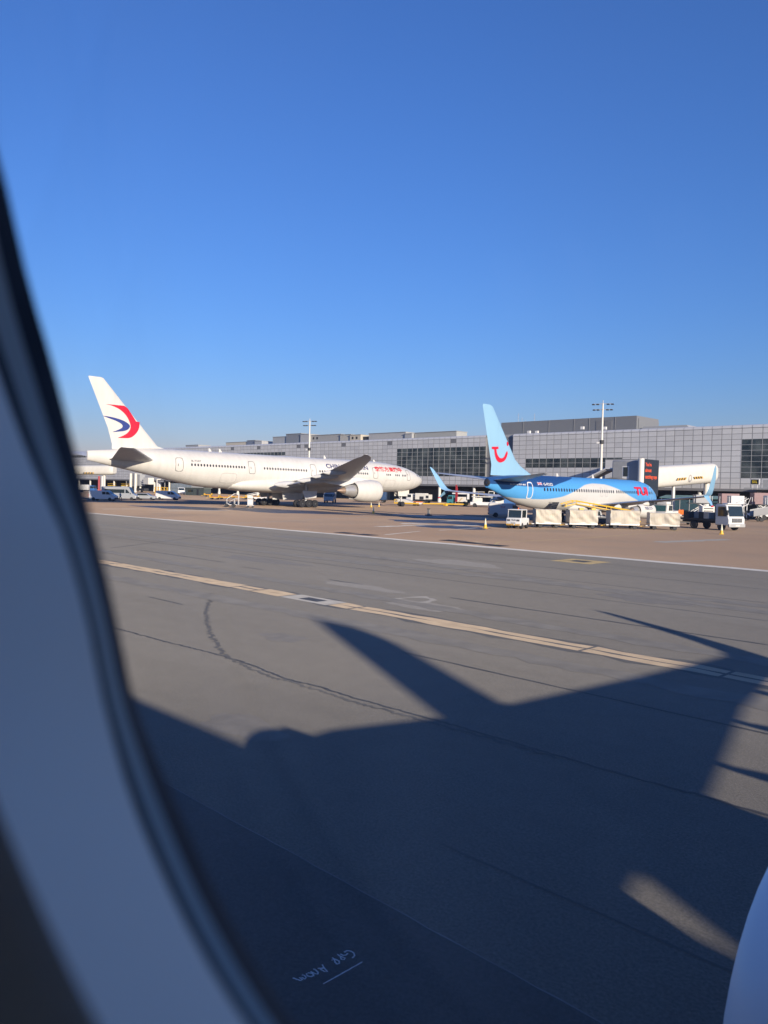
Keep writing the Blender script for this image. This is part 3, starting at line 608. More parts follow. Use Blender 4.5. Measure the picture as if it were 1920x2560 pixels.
angs = sorted([2 * pi * k / N_ for k in range(N_) if not ka - .02 < 2 * pi * k / N_ < kb + .02] + [ka + (kb - ka) * i / 8 for i in range(9)] + [2 * pi - math.acos((3.8 - ZC) / RF), 2 * pi - math.acos((3.35 - ZC) / RF)])
kc, ke = 2 * pi - math.acos((3.35 - ZC) / RF), 2 * pi - math.acos((3.8 - ZC) / RF)   # window row on the far side
PORT = [NOSE + .52 * j for j in range(-6, 10)]
dsl = sorted([w_ + e_ for w_ in PORT for e_ in (-.13, .13)] + [0, .15, .5, 1, 1.5, 2.2, 3, 4, 5, 6, 8, W0, W1, 12, 15, 18, 21, 24, 25.5, 27, 29, 31, 33, 35, 36, 37])
rings = []
for d in dsl:
    w, t, b = OW.sec(d); rings.append([(w * sin(a), -d, (t + b) / 2 + (t - b) / 2 * cos(a)) for a in angs])
hull = MB(); n_ = len(angs); vs = [p for r in rings for p in r]; fs = []
for i in range(len(rings) - 1):
    for j in range(n_):
        k = (j + 1) % n_
        if W0 - .001 <= dsl[i] < W1 - .001 and ka - .001 <= angs[j] and angs[j] < kb - .001: continue
        if any(abs(dsl[i] - w_ + .13) < .001 for w_ in PORT) and kc - .001 <= angs[j] < ke - .001: continue
        fs.append((i * n_ + j, i * n_ + k, (i + 1) * n_ + k, (i + 1) * n_ + j))
fs += [tuple(range(n_)), tuple(range((len(rings) - 1) * n_, len(rings) * n_))]
hull.add(vs, fs).build('fuselage', P_OWN, own, smooth=50)
# window surround: rings about the window centre, each on its own cylinder inside the skin
WC = (-.13, 3.55)
TA = [(0, .25), (30, .265), (60, .285), (90, .3), (120, .318), (140, .325), (153, .315), (160, .294), (169, .28), (179.5, .263), (190, .256), (200, .255), (207, .259), (217, .27), (226, .27), (238, .275), (252, .278), (270, .277), (300, .27), (330, .255), (360, .25)]
TB = [(0, .225), (30, .24), (60, .26), (90, .272), (120, .288), (140, .295), (153, .288), (160, .279), (174, .267), (181, .254), (189, .24), (195, .229), (200.5, .222), (207, .223), (219, .238), (229, .248), (248, .254), (270, .252), (300, .245), (330, .23), (360, .225)]
TC_ = [(0, .19), (60, .2), (120, .215), (160, .205), (200, .197), (225, .196), (240, .197), (256, .2), (300, .2), (360, .19)]
NW = 96
def wring(tab, rad, k=1., add=0.):
    out = []
    for i in range(NW):
        a = 360 * i / NW; r = interp(tab, a)[0] * k + add; x, z = WC[0] + r * cos(radians(a)), WC[1] + r * sin(radians(a))
        y = YC + sqrt(rad**2 - (z - ZC)**2)
        out.append((y - YC, -(x + NOSE), z))           # world to the aircraft's own axes
    return out
def rect_ring(rad, x0, x1, z0, z1):
    out = []
    for i in range(NW):
        a = radians(360 * i / NW); c, s_ = cos(a), sin(a)
        t = min(((x1 if c > 0 else x0) - WC[0]) / c if abs(c) > 1e-6 else 9e9, ((z1 if s_ > 0 else z0) - WC[1]) / s_ if abs(s_) > 1e-6 else 9e9)
        x, z = WC[0] + t * c, WC[1] + t * s_
        out.append((sqrt(rad**2 - (z - ZC)**2), -(x + NOSE), z))
    return out
def mixring(a, b, t): return [tuple(p + (q - p) * t for p, q in zip(u, v)) for u, v in zip(a, b)]
SEAL = mat('window seal', (.012, .014, .02), .8, var=.1)
STRIP = mat('window retainer', (.36, .36, .32), .55, var=.06)
REVEAL = mat('window reveal', (.76, .7, .6), .6, var=.03, scale=3)
LINING = mat('cabin sidewall', (.7, .76, .82), .7, var=.03, scale=3)
rA, rB, rC = wring(TA, RF - .03), wring(TB, RF - .06), wring(TC_, RF - .125)
MB().loft([rect_ring(RF - .002, -.85, .45, 2.98, 4.12), wring(TA, RF - .004, 1.33), wring(TA, RF - .012, 1.3)], True, False, False).build('window_frame', P_OWN, own, smooth=30)
MB().loft([wring(TA, RF - .012, 1.3), rA, mixring(rA, rB, .42)], True, False, False).build('window_seal', SEAL, own, smooth=60)
MB().loft([mixring(rA, rB, .8), mixring(wring(TA, RF - .056), rB, .9), rB], True, False, False).build('seal_groove', SEAL, own, smooth=60)
MB().loft([mixring(rA, rB, .42), mixring(wring(TA, RF - .05), rB, .6), mixring(rA, rB, .8)], True, False, False).build('window_retainer', STRIP, own, smooth=60)
MB().loft([rB, mixring(rB, rC, .12), mixring(rB, rC, .55), rC], True, False, False).build('window_reveal', REVEAL, own, smooth=60)
MB().loft([rC, wring(TC_, RF - .131, 1.0, .012), wring(TC_, RF - .134, 1., .05), rect_ring(RF - .135, -.9, .7, 2.7, 4.3)], True, False, False).build('sidewall_panel', LINING, own, smooth=60)
pane = MB(); pr = wring(TA, RF - .02, 1.14)
pane.quad(*pr)
gm = bpy.data.materials.new('window pane'); gm.use_nodes = True; n = gm.node_tree.nodes; l = gm.node_tree.links; n.remove(n['Principled BSDF'])
tr = n.new('ShaderNodeBsdfTransparent'); gl = n.new('ShaderNodeBsdfGlossy'); gl.inputs['Roughness'].default_value = .02; tr.inputs[0].default_value = (.97, .98, .99, 1)
fr = n.new('ShaderNodeFresnel'); fr.inputs[0].default_value = 1.2; mx = n.new('ShaderNodeMixShader'); l.new(fr.outputs[0], mx.inputs[0]); l.new(tr.outputs[0], mx.inputs[1]); l.new(gl.outputs[0], mx.inputs[2]); tl_ = n.new('ShaderNodeBsdfTranslucent'); tl_.inputs[0].default_value = (.9, .88, .82, 1); mx2 = n.new('ShaderNodeMixShader')
tc = n.new('ShaderNodeTexCoord'); mp = n.new('ShaderNodeMapping'); mp.inputs['Scale'].default_value = (3, 5, 1.4); l.new(tc.outputs['Object'], mp.inputs[0])
nz = n.new('ShaderNodeTexNoise'); nz.inputs['Scale'].default_value = 2.6; nz.inputs['Detail'].default_value = 6; l.new(mp.outputs[0], nz.inputs['Vector'])     # grime and crazing on the acrylic
mr = n.new('ShaderNodeMapRange'); mr.inputs[1].default_value = .3; mr.inputs[2].default_value = .75; mr.inputs[3].default_value = .025; mr.inputs[4].default_value = .075; l.new(nz.outputs[0], mr.inputs[0])
l.new(mr.outputs[0], mx2.inputs[0]); l.new(mx.outputs[0], mx2.inputs[1]); l.new(tl_.outputs[0], mx2.inputs[2]); l.new(mx2.outputs[0], n['Material Output'].inputs[0])
pane.build('window_pane', gm, own, recalc=False)
MB().box((0, -NOSE, 2.3), (2.7, 9, .06)).build('cabin_floor', mat('cabin carpet', (.08, .14, .26), .9, var=.1, scale=9), own)
# wings, engines, tail
def ww(wx, wy, z, c, t): return (wy - YC, wx + NOSE, z, c, t)
for s_ in (1, -1):
    st = [ww(-.95, .2, 1.75, 5.5, .12), ww(-.2, 4.3, 2.0, 4.65, .12), ww(.85, 6.2, 2.1, 3.75, .12), ww(2.75, 10.0, 2.48, 2.15, .11), ww(4.4, 13.3, 2.82, 1.25, .10)]
    wt = [ww(4.4, 13.3, 2.82, 1.25, .10), ww(4.8, 13.65, 3.0, 1.15, .09), ww(5.3, 13.85, 3.4, 1.0, .08), ww(6.2, 14.0, 4.1, .75, .07), ww(7.0, 14.15, 4.85, .4, .07)]
    def sd(q): return [(x * s_, d, z, c, t) for x, d, z, c, t in (q if s_ > 0 else q[::-1])]
    for pts in (((.3, 4.2, 6.1, 1.72), (3.4, 4.2, 5.7, 1.9)), ((4.55, 4.1, 5.6, 1.97), (6.15, 4.3, 4.95, 2.06))):
        MB().loft([[((wy - YC) * s_, -(xa + NOSE), z + .04), ((wy - YC) * s_, -(xb + NOSE), z - .1), ((wy - YC) * s_, -(xb + NOSE), z - .14), ((wy - YC) * s_, -(xa + NOSE), z - .08)] for wy, xa, xb, z in pts]).build('flap', P_LGREY, own)
    lifting(sd(st)).build('wing', P_LGREY, own, smooth=40); lifting(sd(wt)).build('winglet', P_OWN, own, smooth=40)
    for wy, z in ((5.0, 1.72), (7.4, 2.0), (9.3, 2.2), (11.2, 2.42)): canoe(own, (wy - YC) * s_, NOSE + 2.9 + .1 * wy, NOSE + 6.3 + .06 * wy, z, .13, P_LGREY)
    lifting(sd([ww(20.6, YC + .3, 3.9, 3.6, .09), ww(23.6, YC + 5.2, 4.4, 1.2, .08)]), True).build('tailplane', P_LGREY, own, smooth=40)
    ex = (3.7 - YC) * s_; nc = turbofan(own, ex, NOSE - 1.1, 1.28, .86, 3.3, .8, .5, P_OWN, lip=None)
    MB().loft([[(ex - .14, -a, b), (ex + .14, -a, b), (ex + .14, -a, c), (ex - .14, -a, c)] for a, b, c in ((NOSE - .2, 2.1, 2.24), (NOSE + 1, 1.95, 2.3), (NOSE + 3.2, 1.7, 2.05))]).build('pylon', P_OWN, own)
    MB().cyl((3.2 * s_, -(NOSE + 4.6), .5), (3.1 * s_, -(NOSE + 4.6), 1.9), .12).build('main_gear_strut', GALV, own)
    for k in (-.36, .36): wheel(own, 3.2 * s_ + k, NOSE + 4.6, .5, .34, name='gear_wheel')
OF = [(0, NOSE + 16.4, 4.5, 5.6, .03), (0, NOSE + 18.2, 5.0, 4.3, .07), (0, NOSE + 20.95, 7.35, 3.05, .08), (0, NOSE + 22.2, 8.4, 2.8, .08), (0, NOSE + 24.0, 9.95, 2.5, .08), (0, NOSE + 24.6, 10.38, 1.6, .05)]
lifting(OF, True).build('fin', P_OWN, own, smooth=40)
MB().cyl((0, -3.2, .34), (0, -3.2, 2.2), .08).build('nose_gear_strut', GALV, own)
for k in (-.2, .2): wheel(own, k, 3.2, .34, .2, name='gear_wheel')
# ================================================================== terminal pier
D = D_FACADE; PW, PH, ZS, ZT = 2.15, 1.2045, 5.3, 18.55
tb = thing('terminal_building', 'long grey panelled airport pier with dark glazing, behind both airliners', 'building', (0, D, 0))
def panel_mat(name, col):
    return mat(name, col, .42, metal=.1, var=.07, scale=.9, stretch=(1, 1, 2.5))
PANELS = [panel_mat('cladding panel', (.57, .573, .575)), panel_mat('cladding panel pale', (.61, .612, .612)), panel_mat('cladding panel dull', (.53, .533, .54))]
LOUVRE = mat('dark louvre panel', (.17, .175, .185), .6, var=.1)
JOINT = mat('dark joint', (.2, .205, .215), .7)
def glass_mat():
    mt = bpy.data.materials.new('terminal glass'); mt.use_nodes = True; n = mt.node_tree.nodes; l = mt.node_tree.links; b = n['Principled BSDF']
    b.inputs['Roughness'].default_value = .08; b.inputs['Specular IOR Level'].default_value = .6
    g = n.new('ShaderNodeNewGeometry'); z = n.new('ShaderNodeTexNoise'); z.inputs['Scale'].default_value = .33; z.inputs['Detail'].default_value = 4; l.new(g.outputs['Position'], z.inputs['Vector'])
    r = n.new('ShaderNodeValToRGB'); r.color_ramp.elements[0].position = .42; r.color_ramp.elements[1].position = .72
    r.color_ramp.elements[0].color = (.018, .028, .036, 1); r.color_ramp.elements[1].color = (.11, .13, .13, 1)
    l.new(z.outputs[0], r.inputs[0]); l.new(r.outputs[0], b.inputs['Base Color']); return mt
TGLASS = glass_mat(); MULL = mat('mullion', (.42, .43, .44), .5)
X_R, X_GAP0, X_GAP1, X_L = -45.0, -124.7, -133.8, -455.0
right_cols = [-64.5 + PW * k for k in range(-28, 9)]            # left edge of each column
left_cols = [-133.8 - PW * (k + 1) for k in range(149)]
def opening(x, r):
    """what fills a cell: panel, glass or louvre"""
    xc = x + PW / 2
    if xc > -64.6 and 2 <= r <= 8: return 'glass'
    if -120.8 < xc < -92.3 and 4 <= r <= 5: return 'glass'
    if -168.6 < xc < -133.8 and 2 <= r <= 8: return 'glass'
    if -256 < xc < -225 and r == 8: return 'glass'
    if xc < -372 and r == 9: return 'glass'
    if r == 10 and int(round(-xc)) in (107, 108, 145, 146, 171, 172, 193, 194, 212, 213, 216, 217, 256, 257, 240): return 'louvre'
    return 'panel'
MB().box((( X_R + X_GAP0) / 2, .55, (ZS + ZT) / 2), (X_R - X_GAP0, .9, ZT - ZS)).box(((X_GAP1 + X_L) / 2, .55, (ZS + ZT) / 2), (X_GAP1 - X_L, .9, ZT - ZS)).box(((X_GAP0 + X_GAP1) / 2, 1.6, (ZS + ZT) / 2), (X_GAP0 - X_GAP1 - .02, 1.6, ZT - ZS)).build('wall', JOINT, tb)
pm = MB().box((0, 0, 0), (PW - .15, .03, PH - .1)).build('panel_master', PANELS[0]).data
bpy.data.objects.remove(bpy.data.objects['panel_master'])
pms = []
for q in PANELS + [LOUVRE]:
    c = pm.copy(); c.materials.clear(); c.materials.append(q); pms.append(c)
gmesh = MB().box((0, 0, 0), (PW - .1, .04, PH - .08)).build('pane_master', TGLASS).data; bpy.data.objects.remove(bpy.data.objects['pane_master'])
rnd = random.Random(4); rest = MB(); restg = MB(); mull = MB()
def cap_pts(x0, x1):
    a = [(0.0, ZT + .04), (.03, ZT + .3), (.18, ZT + .55), (.45, ZT + .72), (1.0, ZT + .8)]
    return a
capm = MB()
a_ = cap_pts(0, 0)
for (y0, z0), (y1, z1) in zip(a_, a_[1:]): capm.quad((.05, y0, z0), (PW - .05, y0, z0), (PW - .05, y1, z1), (.05, y1, z1))
capm.quad((.05, 0, ZT + .04), (.05, 1, ZT + .04), (PW - .05, 1, ZT + .04), (PW - .05, 0, ZT + .04))
capo = capm.build('cap_master', PANELS[1], smooth=60); capme = capo.data; bpy.data.objects.remove(capo)
for x in right_cols + left_cols:
    near = -125 < x < -57.5
    for r in range(11):
        k = opening(x, r); c = (x + PW / 2, .083, ZS + PH * (r + .5)); sh = rnd.choice((0, 0, 0, 1, 1, 2))
        if k == 'glass':
            if x > -170: o = bpy.data.objects.new('window_pane', gmesh); link(o, tb); o.location = (c[0], c[1] + .03, c[2])
            else: restg.box((c[0], c[1] + .03, c[2]), (PW - .1, .04, PH - .08))
            mull.box((x, .06, c[2]), (.06, .05, PH)).box((c[0], .062, c[2] + PH / 2), (PW, .05, .07))
        elif near:
            o = bpy.data.objects.new('cladding_panel', pms[3 if k == 'louvre' else sh]); link(o, tb); o.location = c
        else:
            rest.cur = 3 if k == 'louvre' else sh; rest.box(c, (PW - .17, .03, PH - .1))
    if near: o = bpy.data.objects.new('roof_edge_panel', capme); link(o, tb); o.location = (x, 0, 0)
    else:
        rest.cur = 1
        for (y0, z0), (y1, z1) in zip(a_, a_[1:]): rest.quad((x + .05, y0, z0), (x + PW - .05, y0, z0), (x + PW - .05, y1, z1), (x + .05, y1, z1))
o = rest.build('distant_cladding', PANELS + [LOUVRE], tb); o['kind'] = 'stuff'
restg.build('distant_glazing', TGLASS, tb); mull.build('window_grid', MULL, tb)
MB().box((-250, 21, ZT + .35), (420, 40, .7)).build('roof', GREYP, tb)
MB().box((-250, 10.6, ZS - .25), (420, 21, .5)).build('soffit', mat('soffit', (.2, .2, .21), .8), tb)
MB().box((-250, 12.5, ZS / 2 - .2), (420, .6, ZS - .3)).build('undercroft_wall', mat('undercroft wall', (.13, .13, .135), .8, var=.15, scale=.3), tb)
cm = MB().lathe([(0, .55), (1.0, .55), (1.02, .42), (ZS - .4, .42)], (0, 0, 0), 'z', 16).build('column', CREAM, smooth=40).data; bpy.data.objects.remove(bpy.data.objects['column'])
for k in range(-1, 28):
    o = bpy.data.objects.new('column', cm); link(o, tb); o.location = (-60.75 - 12.92 * k, 1.0, 0)
# doors and shutters under the pier
for x, w, h, mt_ in ((-95, 5, 3.4, GREYP), (-112, 6, 3.6, CHASSIS), (-128, 4, 3, GREYP), (-147, 9, 3.8, mat('shutter', (.22, .21, .2), .7)), (-165, 9, 3.8, mat('shutter', (.22, .21, .2), .7)), (-185, 5, 3, GREYP), (-78, 3, 2.6, GREYP), (-74, 1.5, 2.4, OFFWHITE)):
    MB().box((x, 12.12, h / 2), (w, .16, h)).build('shutter', mt_, tb)
# roof plant
PLANTS = [(-238.8, -230.3, 22.2, GREYP), (-230.1, -221.2, 23.0, mat('plant dark', (.2, .215, .24), .6)), (-221.1, -216.4, 22.6, GALV), (-216.3, -200.3, 22.1, mat('plant grey', (.33, .33, .32), .6)), (-200.2, -194.8, 21.8, mat('plant pale', (.42, .41, .37), .6)),
          (-194.7, -189.4, 21.5, mat('plant cream', (.5, .46, .38), .6)), (-189.3, -186.3, 20.8, CHASSIS), (-186.0, -169.3, 21.7, mat('plant ribbed', (.38, .385, .39), .6)), (-169.2, -166.2, 21.1, GREYP), (-165.9, -149, 21.3, mat('plant green grey', (.34, .35, .34), .6)),
          (-254.7, -249.1, 21.3, mat('plant blue', (.16, .19, .25), .6)), (-249, -244.4, 20.9, GALV), (-270, -255, 20.9, mat('plant cream', (.5, .46, .38), .6)), (-300, -290, 20.5, GREYP)]
for i, (x0, x1, z, mt_) in enumerate(PLANTS):
    b_ = MB().box(((x0 + x1) / 2, 8, (z + 19.2) / 2), (x1 - x0, 5 + i % 3, z - 19.2)).build('plant_room', mt_, tb)
    MB().box(((x0 + x1) / 2, 8, z + .06), (x1 - x0 + .3, 5.4 + i % 3, .12)).build('plant_roof', GREYP, b_)
    if i in (5, 3):
        for k in range(2): MB().box((x0 + 1.4 + 2 * k, 5.5 - (i % 3) / 2, z - 1), (.8, .1, .8)).build('vent', CHASSIS, b_)
big = MB().box((-113.8, 14, 21.2), (41.5, 12, 4.3)).box((-94.9, 14.3, 20.9), (4.1, 11, 3.7)).build('upper_storey', mat('upper cladding', (.18, .19, .205), .55, var=.05), tb)
for x in (-127, -118.6, -110.8, -106.3, -98.9): MB().box((x, 7.96, 21.2), (.12, .1, 4.25)).build('cladding_joint', JOINT, big)
for x in (-103.2, -100.8): MB().box((x, 7.96, 21.2), (2.1, .1, 2.6)).build('louvre', LOUVRE, big)
MB().box((-86.2, 12, 19.95), (13, 6, 1.3), top=(.85, 1)).build('upper_storey', GREYP, tb)
for x, z in ((-104.8, 20.3), (-98.5, 20.0), (-121, 19.8), (-118.5, 19.7)): MB().box((x, 2.2, z), (.8, .6, .7)).build('roof_unit', OFFWHITE, tb)
ant = MB()
for x, h in ((-131.5, 6.3), (-130.2, 5), (-129, 4.2), (-126, 6), (-127.6, 3.6), (-136, 3)):
    ant.cyl((x, 12, 20), (x, 12, 20 + h), .05, .04, 5)
    for k in range(3): ant.cyl((x - .5, 12, 20 + h * (.6 + .15 * k)), (x + .5, 12, 20 + h * (.6 + .15 * k)), .025, .025, 4)
ant.build('aerials', GALV, tb)
# gate block standing out of the pier
gb = thing('gate_block', 'grey panelled gate node standing out from the pier behind the blue airliner', 'building', (-87.7, 170.3, 0))
MB().box((0, 0, 5.85), (8.3, 9, 11.7)).build('wall', JOINT, gb)
for i in range(4):
    for k in range(5):
        if k == 3 and i in (2, 3): continue
        MB().box((-3.05 + 2.05 * i, -4.53, 1.2 + 2.3 * k), (1.93, .1, 2.16)).build('cladding_panel', PANELS[(i + k) % 3], gb)
MB().box((2.0, -4.53, 8.0), (3.6, .1, 2.3)).build('glazing', TGLASS, gb)
# ------------------------------------------------------------------ light masts
def mast(x, y, h, label):
    t = thing('light_mast', label, 'light mast', (x, y, 0), radians(20), 'apron light masts')
    MB().lathe([(0, .42), (h * .5, .27), (h, .17)], (0, 0, 0), 'z', 12, True, True).build('pole', CREAM, t, smooth=50)
    hd = MB()
    for z, L in ((h - .1, 2.1), (h - 1.35, 1.9)): hd.cyl((-L, 0, z), (L, 0, z), .07).cyl((0, -L * .4, z), (0, L * .4, z), .06)
    hd.cyl((0, 0, h - .4), (0, 0, h + .7), .09).build('crossarm', GALV, t)
    for z, L in ((h - .1, 2.1), (h - 1.35, 1.9)):
        for sx in (-1, -.55, .55, 1): MB().box((L * sx, -.1, z - .12), (.62, .8, .24), top=(.8, .8)).build('floodlight', CHASSIS, t, bevel=.04)
    MB().box((-.6, 0, h * .63), (1.0, .5, .35)).build('lower_floodlight', OFFWHITE, t); MB().cyl((0, 0, h * .62), (0, 0, h * .655), .5, .5, 12).build('collar', CHASSIS, t)
mast(-89.6, 160, 24, 'tall cream light mast behind the blue airliner, the taller one'); mast(-186, 154.6, 24, 'slim light mast rising behind the white airliner fuselage')
# ------------------------------------------------------------------ jet bridges
STRIPE = mat('hazard yellow', (.7, .38, .02), .5); STRIPEK = mat('hazard black', (.02, .02, .02), .5)
def tunnel(name, parent, p0, p1, w, h, mt_, n=20, pw=3.2, ribs=0):
    p0, p1 = Vector(p0), Vector(p1); ax = (p1 - p0); sx = Vector((ax.y, -ax.x, 0)).normalized(); L = ax.length; rings = []
    ts = [0, .008, .02] + [i / 14 for i in range(1, 14)] + [.965, .99, 1]
    for t in ts:
        k = 1 if .02 <= t <= .95 else (.97 if t < .02 and t > 0 else .93 if t == 0 else .97 if t < .98 else .88 if t < .995 else .7)
        ring = []
        for j in range(28):
            a = 2 * pi * j / 28; c, s_ = cos(a), sin(a); r = (abs(c)**pw + abs(s_)**pw)**(-1 / pw)
            wob = 1 + (.012 * sin(j * 2.1 + t * 90) if ribs and t < .4 else 0)
            ring.append(p0 + ax * t + sx * (w / 2 * c * r * k * wob) + Vector((0, 0, h / 2 * s_ * r * k * wob)))
        rings.append(ring)
    return MB().loft(rings).build(name, mt_, parent, smooth=45)
def markings(parent, p0, p1, w, u0, zoff, off=.03):
    """hazard bars, ring and bars again along the +x side of a tunnel"""
    p0, p1 = Vector(p0), Vector(p1)
    def P(u, z): q = p0 + (p1 - p0) * u; return (q.x + w / 2 + off, q.y, q.z + zoff + z)
    L = (p1 - p0).length
    for base, dirn in ((u0, 1), (u0 + 6.6 / L, -1)):
        for k in range(8):
            a = base + k * .48 / L; s_ = MB(); sh = .22 / L * dirn
            s_.quad(P(a - sh, -.2), P(a + .36 / L - sh, -.2), P(a + .36 / L + sh, .2), P(a + sh, .2)).build('hazard_bar', STRIPE if k % 2 else STRIPEK, parent, recalc=False)
    c = u0 + 5.3 / L; s_ = MB()
    for j in range(20):
        a, b = 2 * pi * j / 20, 2 * pi * (j + 1) / 20
        s_.quad(P(c + .62 * cos(a) / L, .62 * sin(a)), P(c + .62 * cos(b) / L, .62 * sin(b)), P(c + .45 * cos(b) / L, .45 * sin(b)), P(c + .45 * cos(a) / L, .45 * sin(a)))
    s_.build('no_entry_ring', mat('ring grey', (.35, .33, .32), .6), parent, recalc=False)
jb = thing('jet_bridge', 'cream jet bridge with a dark advert panel, at the nose of the blue airliner', 'jet bridge', (-57.6, 117, 0))
TUN0, TUN1 = (0, .6, 6.35), (0, 25.2, 7.85)
tn = tunnel('tunnel', jb, TUN0, TUN1, 3.3, 3.55, CREAM, ribs=1)
markings(tn, TUN0, TUN1, 3.3, .275, -.55)
tunnel('walkway', jb, (-.6, 23.6, 7.9), (-20, 54, 7.9), 3.2, 3.4, mat('walkway grey', (.4, .41, .42), .5))
for y in (24.2,): MB().lathe([(0, .9), (.5, .9), (.52, .5), (6.2, .5)], (-.3, y, 0), 'z', 16).build('support_column', CREAM, jb, smooth=40)
MB().cyl((0, 10, .6), (0, 10, 5.4), .3).cyl((-1.1, 10, .6), (1.1, 10, .6), .22).build('drive_column', GALV, jb)
for s_ in (-1.2, 1.2): MB().lathe([(-.2, .6), (.2, .6)], (s_, 10, .6), 'x', 16, True, True).build('drive_wheel', DARK, jb)
cabp = MB().box((.2, -5, 6.2), (4.6, 4.2, 5.1)).build('bridge_head', mat('bridge head grey', (.3, .31, .32), .6), jb, bevel=.2)
MB().cyl((2.9, -7.55, 3.6), (2.9, -7.55, 8.95), .45, .45, 20).build('corner_column', CREAM, jb, smooth=40)
bd = MB().box((3.05, -4.75, 6.15), (.3, 4.75, 5.5)).build('advert_panel', mat('advert charcoal', (.022, .03, .042), .5, var=.05), jb)
ADO = mat('advert orange', (.75, .1, .03), .5)
for body, y0, y1, z in (("You're", 110.2, 112.15, 7.86), ('almost', 110.2, 112.2, 6.99), ('catching rays', 110.2, 114.05, 6.02)):
    lettering('advert_text', body, lambda u, v, y0=y0, y1=y1, z=z: (3.215, y0 - 117 + (y1 - y0) * u, z + (.56 if 'g' not in body else .74) * v - (.18 if 'g' in body else 0)), ADO, bd, .03)
# bridge cab swung across to the aircraft door
MB().box((-1.1, -4.6, 6.6), (2.4, 2.4, 2.3)).build('cab', CREAM, jb, bevel=.08)
MB().box((.2, -7.05, 6.9), (1.1, .12, 1.9)).build('cab_door', OFFWHITE, jb); MB().box((.2, -7.13, 7.0), (.7, .06, 1.4)).build('cab_window', GLASS, jb)
MB().prism([(-6.6, 5.7), (-3.2, 7.2), (-.8, 7.2), (-.8, 7.45), (-3.3, 7.45), (-6.9, 5.9)], -6.6, -4.4, 'y').build('canopy', mat('canopy grey', (.3, .3, .31), .7), jb)
for y_ in (-6.75, -4.3): MB().tube([(-6.9, y_, 5.85), (-3.3, y_, 7.5), (-.8, y_, 7.5)], .12, 6).build('canopy_edge', OFFWHITE, jb)
hd = MB(); rr = []
for i in range(9):
    t = i / 8; ang = pi * t; rr.append([(-3.0 + 4.6 * (1 - cos(ang)) / 2 * 1.0 + dx, y, 4.7 + 1.35 * sin(ang)) for dx, y in ((0, -9.8), (0, -6.9))])
for a, b in zip(rr, rr[1:]): hd.quad(a[0], a[1], b[1], b[0])
hd.quad(*[r_[0] for r_ in rr]).build('hood', mat('bellows grey', (.19, .185, .17), .8), jb, smooth=40)
# the other bridge, beyond the white airliner's tail
jl = thing('jet_bridge', 'cream jet bridge with hazard bars, seen below the white airliner tail cone', 'jet bridge', (-268.5, 130, 0))
LT0, LT1 = (-31, -17, 7.4), (2.4, 1.0, 8.1)
tl = tunnel('tunnel', jl, LT0, LT1, 3.3, 3.5, CREAM)
def P2(u, z):
    a, b = Vector(LT0), Vector(LT1); q = a + (b - a) * u; sx = Vector((b.y - a.y, a.x - b.x, 0)).normalized(); q = q + sx * 1.69; return (q.x, q.y, q.z + z)
for base in (.42, .68):
    for k in range(8):
        a = base + k * .015; MB().quad(P2(a, -1.25), P2(a + .0145, -1.25), P2(a + .02, -.85), P2(a + .006, -.85)).build('hazard_bar', STRIPE if k % 2 else STRIPEK, tl, recalc=False)
s_ = MB()
for j in range(18):
    a, b = 2 * pi * j / 18, 2 * pi * (j + 1) / 18
    s_.quad(P2(.6 + .016 * cos(a), -1 + .55 * sin(a)), P2(.6 + .016 * cos(b), -1 + .55 * sin(b)), P2(.6 + .012 * cos(b), -1 + .42 * sin(b)), P2(.6 + .012 * cos(a), -1 + .42 * sin(a)))
s_.build('no_entry_ring', mat('ring grey', (.35, .33, .32), .6), tl, recalc=False)
MB().lathe([(0, .7), (.6, .7), (.62, .45), (6.5, .45)], (-1.5, -1, 0), 'z', 14).build('support_column', CREAM, jl, smooth=40)
# stand equipment beyond the tail: lift tower, posts, sign
lt = thing('bridge_lift_tower', 'grey lift tower between cream posts, under the white airliner fuselage', 'lift tower', (-284, 150, 0))
MB().box((-1.6, 0, 4.9), (3.0, 2.6, 5.2)).build('shaft', mat('tower grey', (.33, .34, .34), .6), lt); MB().box((1.2, 0, 4.8), (2.4, 2.2, 4.4)).build('side_shaft', GREYP, lt)
for x in (-4.0, -.1): MB().cyl((x, -1.5, 0), (x, -1.5, 7.4), .55, .5, 12).build('post', CREAM, lt, smooth=40)
MB().box((-6, -.8, 3.7), (2.6, 1.6, 1.9)).build('cage', CHASSIS, lt); MB().box((7.4, 0, 4.5), (4, 2.4, 2.6)).build('cabin', CREAM, lt, bevel=.1)
for z in (3.6, 4.4): MB().box((4.2, -.8, z), (2.6, .3, .25)).build('rail', OFFWHITE, lt)
MB().box((2, -.4, 1.2), (9, 2, .9)).build('carriage', CHASSIS, lt)
for x in (-1.5, 5): MB().lathe([(-.2, .7), (.2, .7)], (x, -1.5, .7), 'y', 14, True, True).build('wheel', DARK, lt)
tag(MB().lathe([(0, 1.15), (.5, 1.15), (.52, .95), (5.4, .95)], (-270.8, 151, 0), 'z', 16).build('pier_column', CREAM, smooth=40), 'thick cream column beside the black lettered sign', 'column')
tag(MB().lathe([(0, .6), (.4, .6), (.42, .45), (6.2, .45)], (-318.8, 150, 0), 'z', 12, True, True).build('red_post', mat('faded red', (.4, .08, .09), .6), smooth=40), 'faded red post under the jet bridge at the dark window edge', 'post')
tag(MB().lathe([(0, .9), (.4, .9), (.42, .75), (6.2, .75)], (-316.9, 150.5, 0), 'z', 12, True, True).build('grey_post', GALV, smooth=40), 'pale grey post standing against the faded red post', 'post')
sg = thing('gate_sign', 'black sign with white letters half hidden by the white airliner belly', 'sign', (-267, 150, 0))
